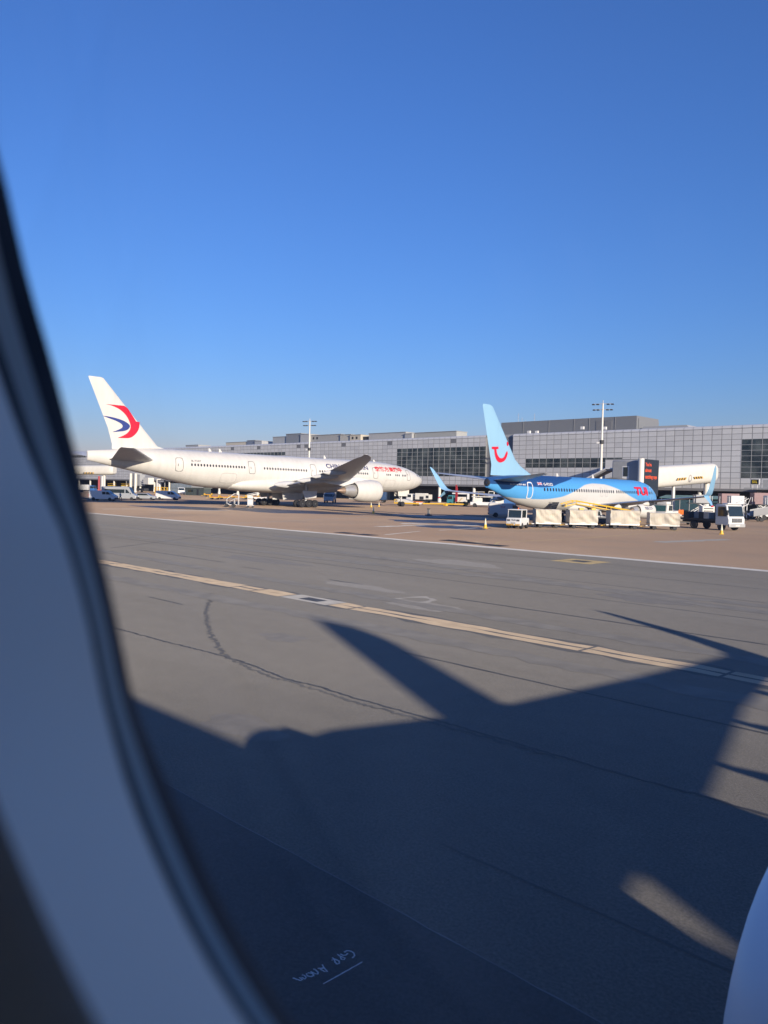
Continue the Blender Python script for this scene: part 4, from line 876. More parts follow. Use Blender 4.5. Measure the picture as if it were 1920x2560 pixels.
MB().box((0, .2, 4.55), (5.2, .3, 1.05)).build('board', BLACK, sg); lettering('lettering', 'LEAD', lambda u, v: (-2.2 + 4.1 * u, .03, 4.25 + .62 * v), TEXT_WHITE, sg, .03)
for x in (-2.3, 2.3): MB().cyl((x, .2, 0), (x, .2, 4.1), .1).build('leg', GALV, sg)
ow = thing('glazed_office', 'low pale glazed office under the white airliner fuselage', 'building', (-262, 158, 0))
MB().box((0, 0, 2), (15, 5, 4)).build('wall', JOINT, ow)
for i in range(6):
    for k in range(2): MB().box((-6.2 + 2.48 * i, -2.53, 1.05 + 1.9 * k), (2.3, .1, 1.75)).build('pane', mat('office pane', (.3, .36, .4), .2), ow)
sn = thing('stand_number_sign', 'yellow 51L stand number on a black board fixed to the pier', 'sign', (-58.9, 168, 0))
MB().box((0, 0, 6.8), (1.7, .25, 1.2)).build('frame', OFFWHITE, sn); MB().box((0, -.14, 6.8), (1.45, .06, .98)).build('board', BLACK, sn)
lettering('number', '51L', lambda u, v: (-.52 + 1.0 * u, -.19, 6.52 + .55 * v), mat('sign yellow', (.8, .6, .03), .5), sn, .03)
for x in (-.45, .45): MB().cyl((x, 0, 5.2), (x, 0, 6.25), .06).build('stay', OFFWHITE, sn)
MB().box((.6, 3.4, 5.4), (5.6, 6.9, .35)).box((1.9, 1.5, 6.4), (1.4, 1.2, 1.7)).build('bracket_platform', GREYP, sn)
# ================================================================== vehicles (local x forward, z up)
def vwheels(t, xs, track, r, w=.24, name='wheel'):
    for x in xs:
        for s_ in (-1, 1):
            y = s_ * (track / 2 - w / 2)
            q = MB().lathe([(-w / 2, r * .6), (-w / 2, r * .92), (-w * .35, r), (w * .35, r), (w / 2, r * .92), (w / 2, r * .6)], (x, y, r), 'y', 16, True, True).build(name, DARK, t, smooth=40)
            MB().lathe([(s_ * w * .52, r * .58), (s_ * w * .4, r * .45), (s_ * w * .5, .02)], (x, y, r), 'y', 12, False, True).build('rim', RUBBERGREY, q, smooth=30)
def sidewin(t, pts, W_, name='side_window', mt_=None):
    for s_ in (-1, 1): MB().prism(pts, s_ * (W_ / 2 - .01), s_ * (W_ / 2 + .012), 'y').build(name, mt_ or GLASS, t)
def van(label, loc, rz, L, H_, W_, mt_, wins, group='service vans', name='van', nose=.8, zb=.32, logo=None):
    t = thing(name, label, 'van', loc, rz, group); h = L / 2
    prof = [(-h, zb), (h - .05, zb), (h, .55), (h - .1, 1.0), (h - nose, 1.25 + .05 * H_), (h - nose - .72, H_ - .06), (h - nose - .95, H_), (-h + .12, H_), (-h, H_ - .15)]
    MB().prism(prof, -W_ / 2, W_ / 2).build('body', mt_, t, bevel=.09)
    a, b = Vector((h - nose + .03, 0, 1.27 + .05 * H_)), Vector((h - nose - .70, 0, H_ - .1)); nrm = Vector((b.z - a.z, 0, a.x - b.x)).normalized() * .015
    y = W_ / 2 - .16
    MB().quad(a + nrm + Vector((0, -y, 0)), a + nrm + Vector((0, y, 0)), b + nrm + Vector((0, y - .05, 0)), b + nrm + Vector((0, -y + .05, 0))).build('windscreen', GLASS, t)
    for pts in wins: sidewin(t, pts, W_)
    vwheels(t, (-h + .95, h - .95), W_ + .02, .34)
    MB().box((h - .02, 0, .52), (.14, W_ - .1, .28)).build('bumper', CHASSIS, t, bevel=.04); MB().box((-h, 0, .5), (.12, W_ - .1, .22)).build('bumper', CHASSIS, t, bevel=.03)
    for s_ in (-1, 1):
        MB().box((h - .1, s_ * (W_ / 2 - .22), .86), (.14, .3, .2)).build('headlight', LAMP, t, bevel=.03); MB().box((-h - .01, s_ * (W_ / 2 - .1), 1.0), (.05, .14, .5)).build('tail_light', RED, t)
        MB().box((h - nose - .28, s_ * (W_ / 2 + .12), 1.38), (.12, .2, .26)).build('mirror', BLACK, t, bevel=.03)
    if logo:
        for s_ in (-1,): lettering('lettering', logo[0], lambda u, v: ((logo[1] + logo[2] * u), s_ * (W_ / 2 + .015), logo[3] + .2 * v), logo[4], t, .02)
    return t
CREW = [[(.1, 1.25), (.75, 1.25), (.75, 1.78), (.1, 1.78)], [(.85, 1.25), (1.75, 1.25), (1.2, 1.78), (.85, 1.78)]]
van('white crew van in the shade behind the white airliner tail, beside the silver minibus', (-144.6, 69.0, 0), radians(42), 5.1, 1.98, 1.95, OFFWHITE, CREW)
van('bright white crew van parked under the rear fuselage of the white airliner', (-155.3, 89, 0), radians(44), 5.2, 2.0, 1.95, OFFWHITE, CREW)
van('pale grey delivery van behind the small baggage tug, under the blue tail', (-64.0, 88.8, 0), radians(40), 4.95, 1.95, 1.92, mat('van grey', (.6, .58, .55), .35, var=.04), [[(.75, 1.2), (1.75, 1.2), (1.2, 1.7), (.75, 1.7)]], nose=.75, logo=('TUI', -.9, .62, 1.32, LOGO_RED))
mb = van('silver minibus with a long dark window, behind the white airliner tail', (-153.0, 76.6, 0), radians(45), 7.2, 2.75, 2.0, SILVER, [[(-2.9, 1.45), (1.2, 1.45), (1.2, 2.2), (-2.9, 2.2)], [(1.4, 1.45), (2.3, 1.45), (1.7, 2.2), (1.4, 2.2)]], group='parked transport', name='minibus', nose=.85)
mb['category'] = 'minibus'
# estate car
ca = thing('estate_car', 'pale estate car between the minibus and the bright white van', 'car', (-153.7, 82.8, 0), radians(45))
MB().prism([(-2.2, .3), (2.15, .3), (2.2, .62), (2.05, .85), (1.1, .98), (.35, 1.45), (-1.7, 1.47), (-2.2, 1.0)], -.88, .88).build('body', SILVER, ca, bevel=.1)
sidewin(ca, [(-1.75, 1.0), (.85, 1.0), (.32, 1.38), (-1.6, 1.38)], 1.76); vwheels(ca, (-1.35, 1.35), 1.78, .32)
MB().quad((1.08, -.7, 1.0), (1.08, .7, 1.0), (.38, .62, 1.44), (.38, -.62, 1.44)).build('windscreen', GLASS, ca)
for s_ in (-.6, .6): MB().box((2.12, s_, .7), (.16, .36, .16)).build('headlight', LAMP, ca); MB().box((-2.18, s_, .85), (.08, .3, .2)).build('tail_light', RED, ca)
# people
def person(label, loc, rz, jacket, trousers, hair, arms=((.28, .1), (.28, .12)), stride=.1, h=1.78, cap=None):
    t = thing('person', label, 'person', loc, rz)
    k = h / 1.78
    V = [(0, 0, .95), (0, 0, 1.12), (0, 0, 1.38), (0, 0, 1.5), (.015, 0, 1.6), (.02, 0, 1.7), (0, .1, .9), (stride, .11, .5), (stride * .6, .12, .09), (stride * .6 + .16, .13, .04),
         (0, -.1, .9), (-stride * .4, -.11, .5), (-stride, -.12, .09), (-stride + .16, -.13, .04), (0, .19, 1.4), (.02, .25, 1.15), (arms[0][0], .2, .98 + arms[0][1]), (0, -.19, 1.4), (.02, -.25, 1.15), (arms[1][0], -.2, .98 + arms[1][1])]
    E_ = [(0, 1), (1, 2), (2, 3), (3, 4), (4, 5), (0, 6), (6, 7), (7, 8), (8, 9), (0, 10), (10, 11), (11, 12), (12, 13), (2, 14), (14, 15), (15, 16), (2, 17), (17, 18), (18, 19)]
    Rr = [.15, .15, .17, .06, .09, .085, .1, .07, .05, .045, .1, .07, .05, .045, .075, .055, .04, .075, .055, .04]
    me = bpy.data.meshes.new('body'); me.from_pydata([(x * k, y * k, z * k) for x, y, z in V], E_, []); o = bpy.data.objects.new('body', me); link(o, t)
    md = o.modifiers.new('skin', 'SKIN')
    me.skin_vertices.new() if not me.skin_vertices else None
    for i, sv in enumerate(me.skin_vertices[0].data): sv.radius = (Rr[i] * k * (.75 if i in (0, 1, 2) else 1), Rr[i] * k); sv.use_root = i == 0
    o.modifiers.new('sub', 'SUBSURF').levels = 2; o.modifiers['sub'].render_levels = 2
    mt_ = bpy.data.materials.new('clothed figure'); mt_.use_nodes = True; n = mt_.node_tree.nodes; l = mt_.node_tree.links; b = n['Principled BSDF']; b.inputs['Roughness'].default_value = .8
    tc = n.new('ShaderNodeTexCoord'); sp = n.new('ShaderNodeSeparateXYZ'); l.new(tc.outputs['Object'], sp.inputs[0]); mm = n.new('ShaderNodeMath'); mm.operation = 'DIVIDE'; mm.inputs[1].default_value = h; l.new(sp.outputs[2], mm.inputs[0])
    r = n.new('ShaderNodeValToRGB'); r.color_ramp.interpolation = 'CONSTANT'; e = r.color_ramp.elements
    e[0].position = 0; e[0].color = (.015, .015, .015, 1); e[1].position = .06; e[1].color = (*trousers, 1)
    for p, c in ((.53, jacket), (.845, (.42, .25, .18))): q = e.new(p); q.color = (*c, 1)
    l.new(mm.outputs[0], r.inputs[0]); l.new(r.outputs[0], b.inputs['Base Color']); me.materials.append(mt_)
    hr = MB(); rings = []
    for i in range(6):
        a = pi / 2 * i / 5; rings.append([((.015 + .1 * cos(a) * cos(2 * pi * j / 12)) * k, .085 * cos(a) * sin(2 * pi * j / 12) * k, (1.71 + .1 * sin(a)) * k) for j in range(12)])
    hr.loft(rings, True, True, False).build('hair' if cap is None else 'cap', mat(*(cap or ('dark hair', hair, .7))), t, smooth=60)
    for s_ in (-1, 1): MB().lathe([(-.006, .001), (-.004, .012), (.004, .012), (.006, .001)], (.1 * k, s_ * .03 * k, 1.685 * k), 'x', 6).build('eye', BLACK, t)
    MB().lathe([(0, .018), (.035, .004)], (.1 * k, 0, 1.66 * k), 'x', 6, True, True).build('nose', SKIN, t)
    return t
person('ramp worker in a green hi-vis jacket standing beside the white truck', (-38.3, 89.8, 0), radians(150), (.12, .36, .05), (.012, .012, .016), (.02, .015, .012), ((.25, .12), (.22, .1)), .08, 1.84)
person('person in dark clothes and white vest walking past the shaded van', (-145.0, 72.6, 0), radians(30), (.55, .55, .55), (.015, .016, .02), (.02, .015, .012), ((.2, .05), (.1, .0)), .22, 1.74)
# cones
def cone(label, loc, h=.95):
    t = thing('traffic_cone', label, 'traffic cone', loc, random.uniform(0, 1), 'apron cones')
    MB().box((0, 0, .03), (.42, .42, .06)).build('base', YELLOW, t, bevel=.02)
    MB().lathe([(.06, .17), (h * .4, .115)], (0, 0, 0), 'z', 14).build('lower_body', YELLOW, t, smooth=50); MB().lathe([(h * .4, .115), (h * .85, .05), (h, .035)], (0, 0, 0), 'z', 14, False, True).build('sleeve', mat('cone white', (.75, .72, .55), .6), t, smooth=50)
for lb, p in (('yellow and white cone beside the big engine, nearer the wheels of the white airliner', (-106.7, 104.3, 0)), ('yellow and white cone below the nose section of the white airliner', (-109.1, 108.8, 0)), ('small cone standing alone nearer than the white airliner engine', (-79, 77.7, 0)),
              ('yellow and white cone to the left of the baggage tug', (-45.2, 59.4, 0)), ('yellow cone seen beneath the engine of the blue airliner', (-47.8, 95.6, 0)), ('yellow and white cone in front of the white truck bumper', (-28.9, 74.3, 0))): cone(lb, p)
st = thing('marker_stand', 'short grey marker post on a weighted base, alone on the apron', 'post', (-71.3, 80.8, 0))
MB().box((0, 0, .06), (.85, .6, .12)).build('base', CHASSIS, st, bevel=.03); MB().box((0, 0, .5), (.42, .12, .8)).build('post', mat('worn post', (.3, .28, .25), .7), st); MB().box((0, 0, .93), (.5, .16, .08)).build('cap', CHASSIS, st)
# ------------------------------------------------------------------ baggage tug and carts
tg = thing('baggage_tug', 'small white baggage tug with hazard stripes on its bumper, pulling curtained carts', 'tug', (-44.1, 63.1, 0), radians(-72))
MB().prism([(-1.4, .35), (1.35, .3), (1.45, .5), (1.4, 1.02), (1.05, 1.08), (-.3, .95), (-.35, 1.05), (-1.4, 1.0)], -.72, .72).build('body', OFFWHITE, tg, bevel=.05)
MB().box((.2, 0, 1.82), (1.75, 1.44, .09)).build('cab_roof', OFFWHITE, tg, bevel=.03)
for x, s_ in ((1.0, 1), (1.0, -1), (-.6, 1), (-.6, -1)): MB().cyl((x, .66 * s_, 1.0), (x - .08, .66 * s_, 1.82), .05, .05, 6).build('cab_post', OFFWHITE, tg)
MB().quad((1.06, -.62, 1.06), (1.06, .62, 1.06), (.96, .62, 1.76), (.96, -.62, 1.76)).build('windscreen', GLASS, tg)
MB().box((-.62, 0, 1.35), (.05, 1.3, .7)).build('rear_screen', GLASS, tg); MB().box((.1, 0, 1.1), (.5, 1.0, .12)).box((-.12, 0, 1.35), (.1, 1.0, .5)).build('seat', BLACK, tg)
for s_ in (-.46, .46): MB().box((1.43, s_, .82), (.06, .28, .17)).build('headlight', mat('headlamp dark', (.1, .1, .11), .2), tg)
lettering('lettering', 'TLD', lambda u, v: (1.452, -.2 + .44 * u, .76 + .16 * v), TEXT_GREY, tg, .03); MB().box((1.46, 0, .56), (.02, .44, .12)).build('number_plate', GREYP, tg)
for k in range(8):
    y = -.64 + .16 * k; sgn = 1 if y > 0 else -1
    MB().quad((1.46, y, .33), (1.46, y + .09, .33), (1.465, y + .09 + sgn * .1, .48), (1.465, y + sgn * .1, .48)).build('hazard_stripe', STRIPE, tg, recalc=False)
vwheels(tg, (-.9, .85), 1.46, .3); MB().cyl((-.1, 0, 1.86), (-.1, 0, 2.0), .07).build('beacon', ORANGE, tg)
dk = thing('container_cart', 'dark grey boxed cart tucked between the tug and the first curtained cart', 'cart', (-45.9, 65.9, 0), radians(50))
MB().box((0, 0, 1.05), (.95, 1.5, 1.5)).build('container', CHASSIS, dk, bevel=.03); MB().box((0, 0, .25), (1.1, 1.5, .08)).build('bed', GALV, dk); vwheels(dk, (-.3, .3), 1.3, .18, .14)
lettering('stencil', 'S', lambda u, v: (-.2 + .35 * u, -.76, .95 + .5 * v), TEXT_WHITE, dk, .02)
CURT = mat('canvas curtain', (.58, .53, .44), .85, var=.08, scale=3.2, droughness=.5)
def cart(label, loc, rz, L, seed, hh=1.85, open_end=False):
    t = thing('baggage_cart', label, 'baggage cart', loc, rz, 'curtained baggage carts'); rnd_ = random.Random(seed); W_ = 1.5
    MB().box((0, 0, .46), (L, W_, .12)).box((L / 2 - .12, -.76, .52), (.22, .04, .2)).box((-L / 2 + .12, -.76, .52), (.22, .04, .2)).build('bed', GALV, t)
    MB().box((0, -W_ / 2 - .012, .57), (L * .98, .03, .13)).build('lower_rail', CREAM, t)
    for x in (-L / 2 + .03, L / 2 - .03):
        for y in (-W_ / 2 + .03, W_ / 2 - .03): MB().cyl((x, y, .5), (x, y, hh), .03, .03, 6).build('post', GALV, t)
    ph = [rnd_.uniform(0, 6) for _ in range(8)]
    def fold(u, v):
        f = .085 * sin(5 * u + ph[0] + 3.2 * sin(2.2 * v + ph[1])) + .075 * sin(13 * v * (.6 + .4 * sin(u * 2 + ph[2])) + ph[3] + 2 * u) + .02 * sin(23 * u + ph[4] + 4 * v)
        return f * (.35 + .65 * sin(pi * min(max(v, 0), 1)))
    for s_ in (-1, 1):
        q = MB(); nu, nv = 34, 18; vs_ = []
        for j in range(nv + 1):
            for i in range(nu + 1):
                u, v = i / nu, j / nv
                top = hh - .03 * sin(pi * u) - (.12 * max(0, (u - .85) / .15)**2 if seed == 1 else 0)
                vs_.append((-L / 2 + L * u, s_ * (W_ / 2 + .03 + fold(u * 3, v) + .02), .56 + .035 * sin(9 * u + ph[5]) + (top - .56 - .035 * sin(9 * u + ph[5])) * v))
        q.add(vs_, [(j * (nu + 1) + i, j * (nu + 1) + i + 1, (j + 1) * (nu + 1) + i + 1, (j + 1) * (nu + 1) + i) for j in range(nv) for i in range(nu)]).build('curtain', CURT, t, smooth=80)
    q = MB(); n1, n2 = 16, 8; vs_ = []
    for j in range(n2 + 1):
        for i in range(n1 + 1):
            u, v = i / n1, j / n2; vs_.append((-L / 2 + L * u, (v - .5) * (W_ + .1), hh - .03 * sin(pi * u) + .05 * sin(pi * v) + .012 * sin(11 * u + 5 * v + ph[6])))
    q.add(vs_, [(j * (n1 + 1) + i, j * (n1 + 1) + i + 1, (j + 1) * (n1 + 1) + i + 1, (j + 1) * (n1 + 1) + i) for j in range(n2) for i in range(n1)]).build('canopy', CURT, t, smooth=80)
    for x in ((-L / 2, L / 2) if not open_end else (-L / 2,)): MB().box((x, 0, 1.2), (.02, W_ - .06, hh - .62)).build('end_panel', CURT if not open_end else GALV, t)
    vwheels(t, (-L / 2 + .5, L / 2 - .45), 1.35, .21, .15)
    MB().cyl((-L / 2, 0, .36), (-L / 2 - .75, 0, .3), .05, .04, 6).build('drawbar', YELLOW, t); MB().box((-L / 2 - .1, -.45, .4), (.5, .12, .08)).build('step', OFFWHITE, t)
cd0 = radians(46)
cart('curtained baggage cart next to the tug, first of four, with a sagging white cover', (-43.6, 67.4, 0), cd0, 2.55, 1)
cart('second curtained baggage cart from the tug, in front of the yellow conveyor', (-41.3, 70.2, 0), cd0, 2.85, 2)
cart('third curtained baggage cart, in front of the blue airliner engine pipe', (-38.9, 74.2, 0), cd0, 3.0, 3, 1.88)
cart('rearmost lower curtained cart with an open end, nearest the white truck', (-35.9, 77.0, 0), radians(38), 2.95, 4, 1.72, True)
# belt loader at the open rear hold
bl = thing('belt_loader', 'yellow railed belt loader raised to the rear hold of the blue airliner', 'belt loader', (-43.2, 77.6, 0), radians(55))
MB().prism([(-4.4, 2.05), (-4.4, 2.25), (-3.2, 2.5), (4.0, 1.35), (4.0, 1.15), (-3.2, 2.28)], -.42, .42).build('conveyor', mat('conveyor cream', (.55, .5, .4), .6), bl)
for y in (-.55, .55):
    MB().tube([(-4.6, y, 2.35), (-3.3, y, 2.75), (1.2, y, 2.1), (4.2, y, 1.62)], .05, 6).build('handrail', YELLOW, bl)
    MB().tube([(-4.6, y, 2.1), (-3.3, y, 2.4), (1.2, y, 1.72), (4.2, y, 1.25)], .05, 6).build('handrail', YELLOW, bl)
    for x, z in ((-4.4, 2.1), (-3.2, 2.45), (-1.2, 2.2), (.8, 1.85), (2.6, 1.55)): MB().cyl((x, y, z - .1), (x, y, z + .35), .04, .04, 6).build('rail_post', YELLOW, bl)
MB().box((.2, 0, .65), (3.8, 1.6, .6)).build('chassis', CHASSIS, bl, bevel=.05)
for x in (-2.6, -1.2): MB().box((x, -.4, 1.3), (.5, .35, 1.3)).build('lift_cylinder', YELLOW, bl)
MB().box((1.7, -.5, 1.25), (.9, .6, .8)).build('cab', GREYP, bl, bevel=.05); vwheels(bl, (-1.2, 1.4), 1.7, .36)
tr2 = thing('baggage_tractor', 'dark grey tractor half hidden between the second and third carts', 'tractor', (-46, 81.6, 0), radians(50))
MB().prism([(-1.4, .3), (1.4, .3), (1.4, .95), (.4, 1.05), (.2, 1.6), (-.9, 1.65), (-1.4, 1.0)], -.7, .7).build('body', GREYP, tr2, bevel=.08); sidewin(tr2, [(-.75, 1.08), (.15, 1.08), (.05, 1.52), (-.7, 1.52)], 1.4); vwheels(tr2, (-.9, .9), 1.42, .3)
# ------------------------------------------------------------------ trucks
def cab(t, x, W_, h, mt_, zb=.55, L=1.7):
    MB().prism([(x - L, zb), (x, zb), (x + .04, 1.15), (x - .06, 1.45), (x - .3, h - .12), (x - .5, h), (x - L, h)], -W_ / 2, W_ / 2).build('cab', mt_, t, bevel=.08)
    MB().quad((x - .045, -W_ / 2 + .12, 1.5), (x - .045, W_ / 2 - .12, 1.5), (x - .27, W_ / 2 - .16, h - .18), (x - .27, -W_ / 2 + .16, h - .18)).build('windscreen', GLASS, t)
    sidewin(t, [(x - 1.35, 1.5), (x - .25, 1.5), (x - .42, h - .25), (x - 1.35, h - .25)], W_)
    for s_ in (-1, 1): MB().box((x - .05, s_ * (W_ / 2 + .18), 1.9), (.14, .22, .5)).build('mirror', BLACK, t, bevel=.03); MB().box((x + .02, s_ * (W_ / 2 - .3), .68), (.1, .42, .2)).build('headlight', LAMP, t, bevel=.03)
at = thing('flatbed_truck', 'white flatbed truck with a dark grille, parked behind the cone', 'truck', (-32.4, 84.2, 0), radians(-18))
cab(at, 1.4, 2.45, 2.75, OFFWHITE)
MB().box((1.43, 0, 1.08), (.06, 1.55, .42)).build('grille', CHASSIS, at, bevel=.02)
for k in range(3): MB().box((1.47, 0, .95 + .13 * k), (.03, 1.45, .04)).build('grille_bar', GREYP, at)
MB().lathe([(0, .1), (.03, .09)], (1.47, 0, 1.1), 'x', 16, False, True).build('badge', STEEL, at)
MB().box((1.42, 0, .55), (.2, 2.45, .36)).build('bumper', GALV, at, bevel=.05); MB().box((1.53, 0, .55), (.02, .62, .15)).build('number_plate', CREAM, at)
MB().box((.75, 0, 2.82), (.7, 2.1, .14)).build('roof_deflector', OFFWHITE, at, bevel=.04)
MB().box((-2.6, 0, .8), (5.4, .9, .22)).box((-2.7, 0, 1.05), (5.2, 2.3, .2)).build('flatbed', CHASSIS, at); MB().box((-.42, 0, 1.75), (.16, 2.2, 1.5)).build('headboard', CHASSIS, at)
for k in range(4): MB().box((-1.6 - k * .9, -.6 + .3 * (k % 3), 1.5), (.7, .9, .7)).build('load_box', (GALV, CHASSIS, GREYP, CHASSIS)[k], at, bevel=.03)
vwheels(at, (.35, -3.2), 2.3, .46, .3)
pt = thing('pushback_tractor', 'cream pushback tractor with two orange-red bags hung at its rear', 'tractor', (-52, 112.3, 0), radians(-95))
MB().prism([(-2.5, .35), (2.1, .35), (2.2, .8), (2.1, 1.15), (-.2, 1.2), (-2.5, 1.35)], -1.25, 1.25).build('body', CREAM, pt, bevel=.08)
MB().prism([(.0, 1.15), (1.75, 1.15), (1.6, 2.15), (.0, 2.15)], -1.15, 1.15).build('cab', CREAM, pt, bevel=.06); MB().quad((1.77, -1.0, 1.22), (1.77, 1.0, 1.22), (1.63, .95, 2.08), (1.63, -.95, 2.08)).build('windscreen', mat('green glass', (.05, .12, .1), .08), pt)
sidewin(pt, [(.15, 1.3), (1.2, 1.3), (1.1, 2.05), (.15, 2.05)], 2.3); MB().box((.6, 0, 2.4), (1.2, 1.7, .45)).build('roof_box', CREAM, pt, bevel=.1)
for y in (.95, .2):
    MB().box((-1.7 - (.1 if y < .5 else 0), 1.3, 1.1), (.62, .12, .75), rz=.0).build('orange_bag', ORANGE, pt, bevel=.05) if y > .5 else MB().box((-2.45, 1.3, 1.1), (.6, .12, .72)).build('orange_bag', ORANGE, pt, bevel=.05)
vwheels(pt, (-1.5, 1.3), 2.5, .5, .35)
gp = thing('ground_power_unit', 'cream louvred power unit behind the hi-vis worker', 'power unit', (-42.5, 104, 0), radians(-50))
MB().box((0, 0, 1.45), (1.5, 1.6, 1.6)).build('housing', CREAM, gp, bevel=.06)
for k in range(4): MB().box((.77, 0, .95 + .33 * k), (.04, 1.2, .12)).build('louvre', CHASSIS, gp)
MB().box((0, 0, .5), (1.9, 1.4, .2)).build('frame', CHASSIS, gp); vwheels(gp, (-.6, .6), 1.5, .3)
lo = thing('covered_dolly', 'low dolly with a rounded brown cover behind the hi-vis worker', 'dolly', (-41.6, 94.2, 0), radians(46))
MB().prism([(-1.6, .35), (1.6, .35), (1.6, .8), (1.35, 1.05), (-1.2, 1.1), (-1.55, .85)], -.7, .7).build('cover', mat('brown tarpaulin', (.27, .23, .19), .8, var=.15), lo, bevel=.12); MB().box((0, 0, .3), (3.3, 1.3, .1)).build('bed', CHASSIS, lo); vwheels(lo, (-1.1, 1.1), 1.3, .2, .15)
# hydrant truck beyond the white nose
def box_truck(name, label, loc, rz, cabm, boxes, L, group=None, cat='truck', h=2.45):
    t = thing(name, label, cat, loc, rz, group); cab(t, L / 2, 2.2, h, cabm, .5, 1.5); MB().box((0, 0, .7), (L, .9, .25)).build('chassis', CHASSIS, t)
    for c, d, mt_, nm in boxes: MB().box(c, d).build(nm, mt_, t, bevel=.05)
    vwheels(t, (L / 2 - .9, -L / 2 + 1.1), 2.2, .45, .28); return t
box_truck('hydrant_truck', 'white refuelling truck beyond the nose of the white airliner', (-141, 156, 0), radians(200), OFFWHITE, [((-.6, 0, 1.8), (3.0, 2.2, 1.7), CREAM, 'tank_housing'), ((-2.6, 0, 1.7), (1.2, 2.2, 1.3), CREAM, 'hose_locker'), ((-1.0, 1.12, 1.4), (1.2, .06, .8), CHASSIS, 'locker_door'), ((-2.6, 1.12, 1.7), (.8, .06, .7), CHASSIS, 'locker_door')], 6.8)
box_truck('service_truck', 'white lorry standing behind the bright white van', (-240, 142.5, 0), radians(-30), OFFWHITE, [((-.8, 0, 1.6), (3.6, 2.2, 1.4), GREYP, 'body_box')], 6)
lav = box_truck('lavatory_truck', 'teal cabbed lavatory truck beside the red flag', (-117.6, 144, 0), radians(205), TEAL, [((-.6, 0, 1.5), (2.4, 1.9, 1.2), CREAM, 'tank'), ((-.4, 0, 2.9), (4.2, .5, .35), OFFWHITE, 'boom'), ((-2.3, .3, 2.2), (.5, .5, 1.3), OFFWHITE, 'boom_post')], 5.4)
for k in range(5): MB().box((-.2 - .22 * k, 1.12, .7 + .28 * k), (.3, .3, .05)).build('step', YELLOW, lav)
box_truck('catering_truck', 'dark blue high-bodied truck half hidden behind the tail of the blue airliner', (-112, 154.5, 0), radians(215), NAVY, [((-.7, 0, 2.2), (4.8, 2.4, 2.9), BLUEP, 'box_body')], 7, h=2.6)
box_truck('navy_service_truck', 'dark navy truck under the forward fuselage of the white airliner', (-144.5, 143, 0), radians(215), NAVY, [((-.7, 0, 1.8), (4.0, 2.3, 2.1), NAVY, 'box_body')], 6.2, h=2.4)
ut = box_truck('grey_service_truck', 'grey service vehicle seen under the wing of the white airliner', (-137, 120.5, 0), radians(-50), GREYP, [((-.7, 0, 1.7), (3.4, 2.1, 1.8), GREYP, 'body_box'), ((-.7, 0, 2.75), (3.2, 1.9, .25), OFFWHITE, 'roof_load')], 5.6, h=2.3)
cl = thing('container_loader', 'white container loader with a raised deck beyond the blue airliner tail', 'loader', (-106.3, 139, 0), radians(35))
MB().box((0, 0, .8), (6, 2.4, .7)).build('chassis', OFFWHITE, cl, bevel=.05); MB().box((-.4, 0, 2.35), (4.6, 2.5, .25)).build('deck', GALV, cl)
for x in (-2, 1.4):
    for s_ in (-1, 1): MB().cyl((x, s_ * .9, 1.1), (x + 1.4, s_ * .9, 2.3), .09).cyl((x + 1.4, s_ * .9, 1.1), (x, s_ * .9, 2.3), .09).build('scissor', GALV, cl)
MB().box((-1.2, 0, 1.45), (1.6, 2.0, 1.2)).build('engine_housing', CREAM, cl, bevel=.06); MB().box((1.6, 0, 3.05), (1.3, 1.4, 1.15)).build('operator_cab', CREAM, cl, bevel=.05); MB().box((1.6, -.72, 3.15), (1.0, .04, .7)).build('cab_window', GLASS, cl)
for x in (-2.4, -1.2, 0): MB().cyl((x, -1.2, 2.4), (x, -1.2, 3.4), .05, .05, 6).build('rail_post', YELLOW, cl)
MB().box((-1.2, -1.2, 3.4), (2.6, .08, .08)).build('handrail', OFFWHITE, cl); vwheels(cl, (-2, 2), 2.5, .45, .3)
MB().box((3.4, 0, 1.3), (1.8, 2.2, 1.7)).build('power_pack', CREAM, cl, bevel=.06)
fg = thing('feather_flag', 'tall red feather flag in front of the pier', 'flag', (-117.2, 142.2, 0))
MB().prism([(-.02, .9), (.62, 1.0), (.66, 3.6), (.5, 4.6), (.2, 5.0), (-.02, 4.9)], -.03, .03).build('banner', mat('flag red', (.55, .05, .06), .7, var=.1), fg); MB().cyl((0, 0, .1), (0, 0, 5.05), .035, .02, 6).build('pole', STEEL, fg); MB().box((0, 0, .05), (.7, .7, .1)).build('base', CHASSIS, fg)
tt = thing('towbar_tractor', 'low yellow and white tow tractor at the nose wheel of the white airliner', 'tow tractor', (-118.6, 127.6, 0), radians(20))
MB().prism([(-3, .3), (3.0, .3), (3.0, .75), (1.2, .85), (-.4, 1.35), (-2.6, 1.45), (-3, 1.1)], -1.2, 1.2).build('body', CREAM, tt, bevel=.1); MB().box((0, -1.22, .5), (6.0, .06, .3)).build('side_band', YELLOW, tt); MB().box((2.2, 0, .85), (1.4, 2.2, .18)).build('deck_plate', ORANGE, tt); MB().box((-2.6, 0, .9), (.9, 2.4, .9)).build('counterweight', YELLOW, tt, bevel=.06)
vwheels(tt, (-1.9, 1.9), 2.4, .45, .35)
tag(MB().cyl((-115.5, 128.8, .5), (-111.5, 139.8, .5), .13, .13, 8).box((-113.5, 134.3, .35), (.7, .7, .5)).build('tow_bar', YELLOW), 'long yellow tow bar lying between the tow tractor and the teal truck', 'tow bar')
